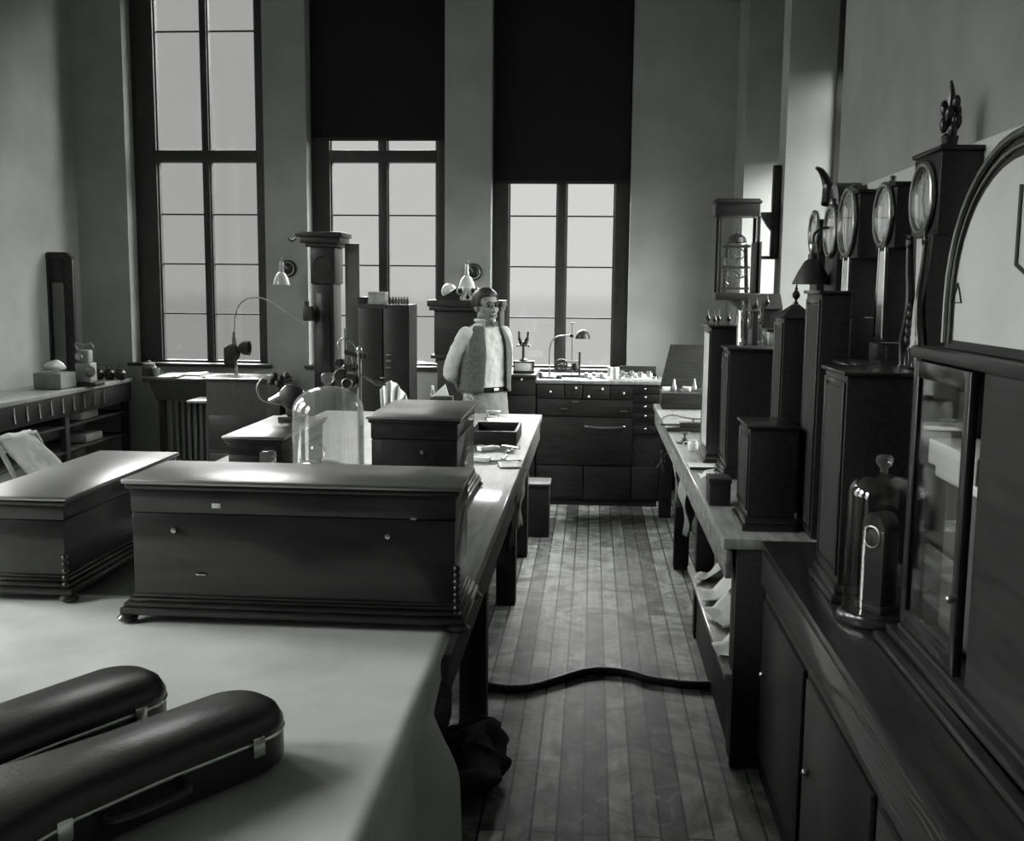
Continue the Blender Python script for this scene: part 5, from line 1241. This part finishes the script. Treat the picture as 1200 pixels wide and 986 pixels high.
o = b.build('body', M_skin, man, smooth=0); fuse(o, .0055, 3)
# eyes, brows, moustache-free face details
for s_ in (-1, 1):
    e = MB(); e.sph(hp(s_*.030, -.0805, .006), .0115, n=14, m=10); e.build('eye', M_hair, man)
    e = MB(); e.tube([hp(s_*.014, -.0975, .026), hp(s_*.031, -.099, .031), hp(s_*.050, -.086, .025)], .0045, 6); e.build('eyebrow', M_hair, man)
e = MB(); e.tube([hp(-.024, -.0955, -.063), hp(0, -.1015, -.062), hp(.024, -.0955, -.063)], .0022, 6); e.build('lip_line', M_hair, man)
# hair cap: swept
b = MB(); b.sph(hp(0, .018, .036), .100, .84, 1.0, .92, 36, 24, rz_)
for v in list(b.bm.verts):
    loc = rz_.inverted() @ (v.co-Vector((0, -.005, HZ)))
    if (loc.y < -.045 and loc.z < .062) or (loc.z < -.005 and loc.y < .03) or loc.z < -.055 : b.bm.verts.remove(v)
b.crumple(.006, 30, 2); o = b.build('hair', M_hair, man, smooth=80); md = o.modifiers.new('thickness', 'SOLIDIFY'); md.thickness = .010; md.offset = .6
# shirt
b = MB()
loft(b, [(.93, .165, .118, 0, .0), (1.02, .160, .115, 0, 0), (1.15, .170, .120, 0, 0), (1.28, .180, .120, 0, .0), (1.36, .185, .110, 0, .01), (1.41, .165, .095, 0, .012), (1.445, .10, .078, 0, .015), (1.470, .070, .068, 0, .012)])
for i, s_ in enumerate((-1, 1)):
    S_, E_ = Vector(SH[i]), Vector(EL[i]); F_ = E_.lerp(Vector(WR[i]), .18)
    chain(b, [S_, S_.lerp(E_, .35)+Vector((s_*.012, 0, 0)), S_.lerp(E_, .8)+Vector((s_*.016, .01, 0)), E_+Vector((s_*.006, .01, -.01)), F_], [.062, .062, .062, .058, .050], 24)
b.crumple(.006, 14, 5)
o = b.build('shirt', M_shirt, man, smooth=0); fuse(o, .009, 3)
tx = bpy.data.textures.new('folds', 'CLOUDS'); tx.noise_scale = .06
dm = o.modifiers.new('folds', 'DISPLACE'); dm.texture = tx; dm.strength = .018; dm.mid_level = .5
for i in (0, 1):
    E_ = Vector(EL[i]); W_ = Vector(WR[i]); F_ = E_.lerp(W_, .14); G_ = E_.lerp(W_, .26)
    MB().cyl(F_, G_, .056, .052, 22).build('rolled_cuff', M_shirt, man, smooth=60)
# collar and bow tie
b = MB()
for s_ in (-1, 1): b.hexa([(s_*.004, -.082, 1.455), (s_*.060, -.045, 1.452), (s_*.060, -.040, 1.452), (s_*.004, -.074, 1.455), (s_*.012, -.066, 1.505), (s_*.064, -.020, 1.512), (s_*.062, -.014, 1.512), (s_*.012, -.060, 1.505)])
b.torus((0, .012, 1.487), .066, .013, 'z', n=28); b.build('collar', M_shirt, man, smooth=60)
b = MB()
for s_ in (-1, 1): b.hexa([(0, -.090, 1.458), (s_*.05, -.082, 1.444), (s_*.05, -.074, 1.444), (0, -.08, 1.458), (0, -.090, 1.474), (s_*.05, -.082, 1.486), (s_*.05, -.074, 1.486), (0, -.08, 1.474)])
b.box(-.010, .010, -.094, -.078, 1.456, 1.476, .003); b.build('bow_tie', M_vest, man)
# vest: open shell in front
b = MB()
rings = [(.985, .182, .135, 0, 0), (1.04, .176, .130, 0, 0), (1.15, .186, .134, 0, 0), (1.26, .190, .136, 0, 0), (1.33, .178, .130, 0, .0), (1.40, .150, .112, 0, .01), (1.445, .112, .094, 0, .012)]
for side in (0, 1):
    bb = rings; a0s = [(-66, 180), (0, 0)]
def vf(u, v, lo, hi):
    return None
RR = []
n_ = 40
for (z, rx, ry, cx, cy) in rings:
    op = 21+9*(1.25-z)/.3 if z < 1.25 else 21+8*ss(1.25, 1.45, z)
    ring = []
    for i in range(n_+1):
        t_ = R(-90+op+(360-2*op)*i/n_); c, s_ = cos(t_), sin(t_)
        ring.append(b._v((cx+rx*math.copysign(abs(c)**.85, c), cy+ry*math.copysign(abs(s_)**.85, s_), z)))
    RR.append(ring)
for j, (A, B) in enumerate(zip(RR, RR[1:])):
    for i in range(n_):
        t_ = i/n_
        # arm holes on both sides, above the chest
        if j >= 3 and (.15 < t_ < .40 or .60 < t_ < .85): continue
        b.bm.faces.new((A[i], A[i+1], B[i+1], B[i]))
for v in [v for v in b.bm.verts if not v.link_faces]: b.bm.verts.remove(v)
o = b.build('vest', M_vest, man, smooth=80); sb = o.modifiers.new('round', 'SUBSURF'); sb.levels = sb.render_levels = 1; md = o.modifiers.new('thickness', 'SOLIDIFY'); md.thickness = .012; md.offset = 1
for k in range(4):
    a_ = R(-90+28); MB().sph((.187*cos(a_)*.98, .135*sin(a_)*1.02-.014, 1.02+.07*k), .008, n=10, m=8).build('button', M_dark, man)
# trousers
b = MB()
loft(b, [(.80, .165, .125, 0, 0), (.90, .168, .125, 0, 0), (1.0, .160, .118, 0, 0)])
for s_ in (-1, 1): chain(b, [(s_*.088, 0, .82), (s_*.10, -.01, .48), (s_*.105, .015, .09)], [.098, .078, .070], 24)
b.crumple(.005, 12, 9); o = b.build('trousers', M_trous, man, smooth=0); fuse(o, .010, 3); dm = o.modifiers.new('folds', 'DISPLACE'); dm.texture = tx; dm.strength = .012
MB().lathe([(.168, .985), (.172, .99), (.172, 1.018), (.166, 1.022)], n=40, sy=.74).build('belt', M_black, man)
MB().box(-.02, .02, -.138, -.126, .99, 1.016, .003).build('buckle', M_chrome, man)
for s_ in (-1, 1):
    b = MB(); b.sph((s_*.105, -.035, .045), .1, .46, 1.45, .55, 24, 14)
    for v in b.bm.verts: v.co.z = max(v.co.z, .002)
    b.build('shoe', M_leather, man, smooth=70)
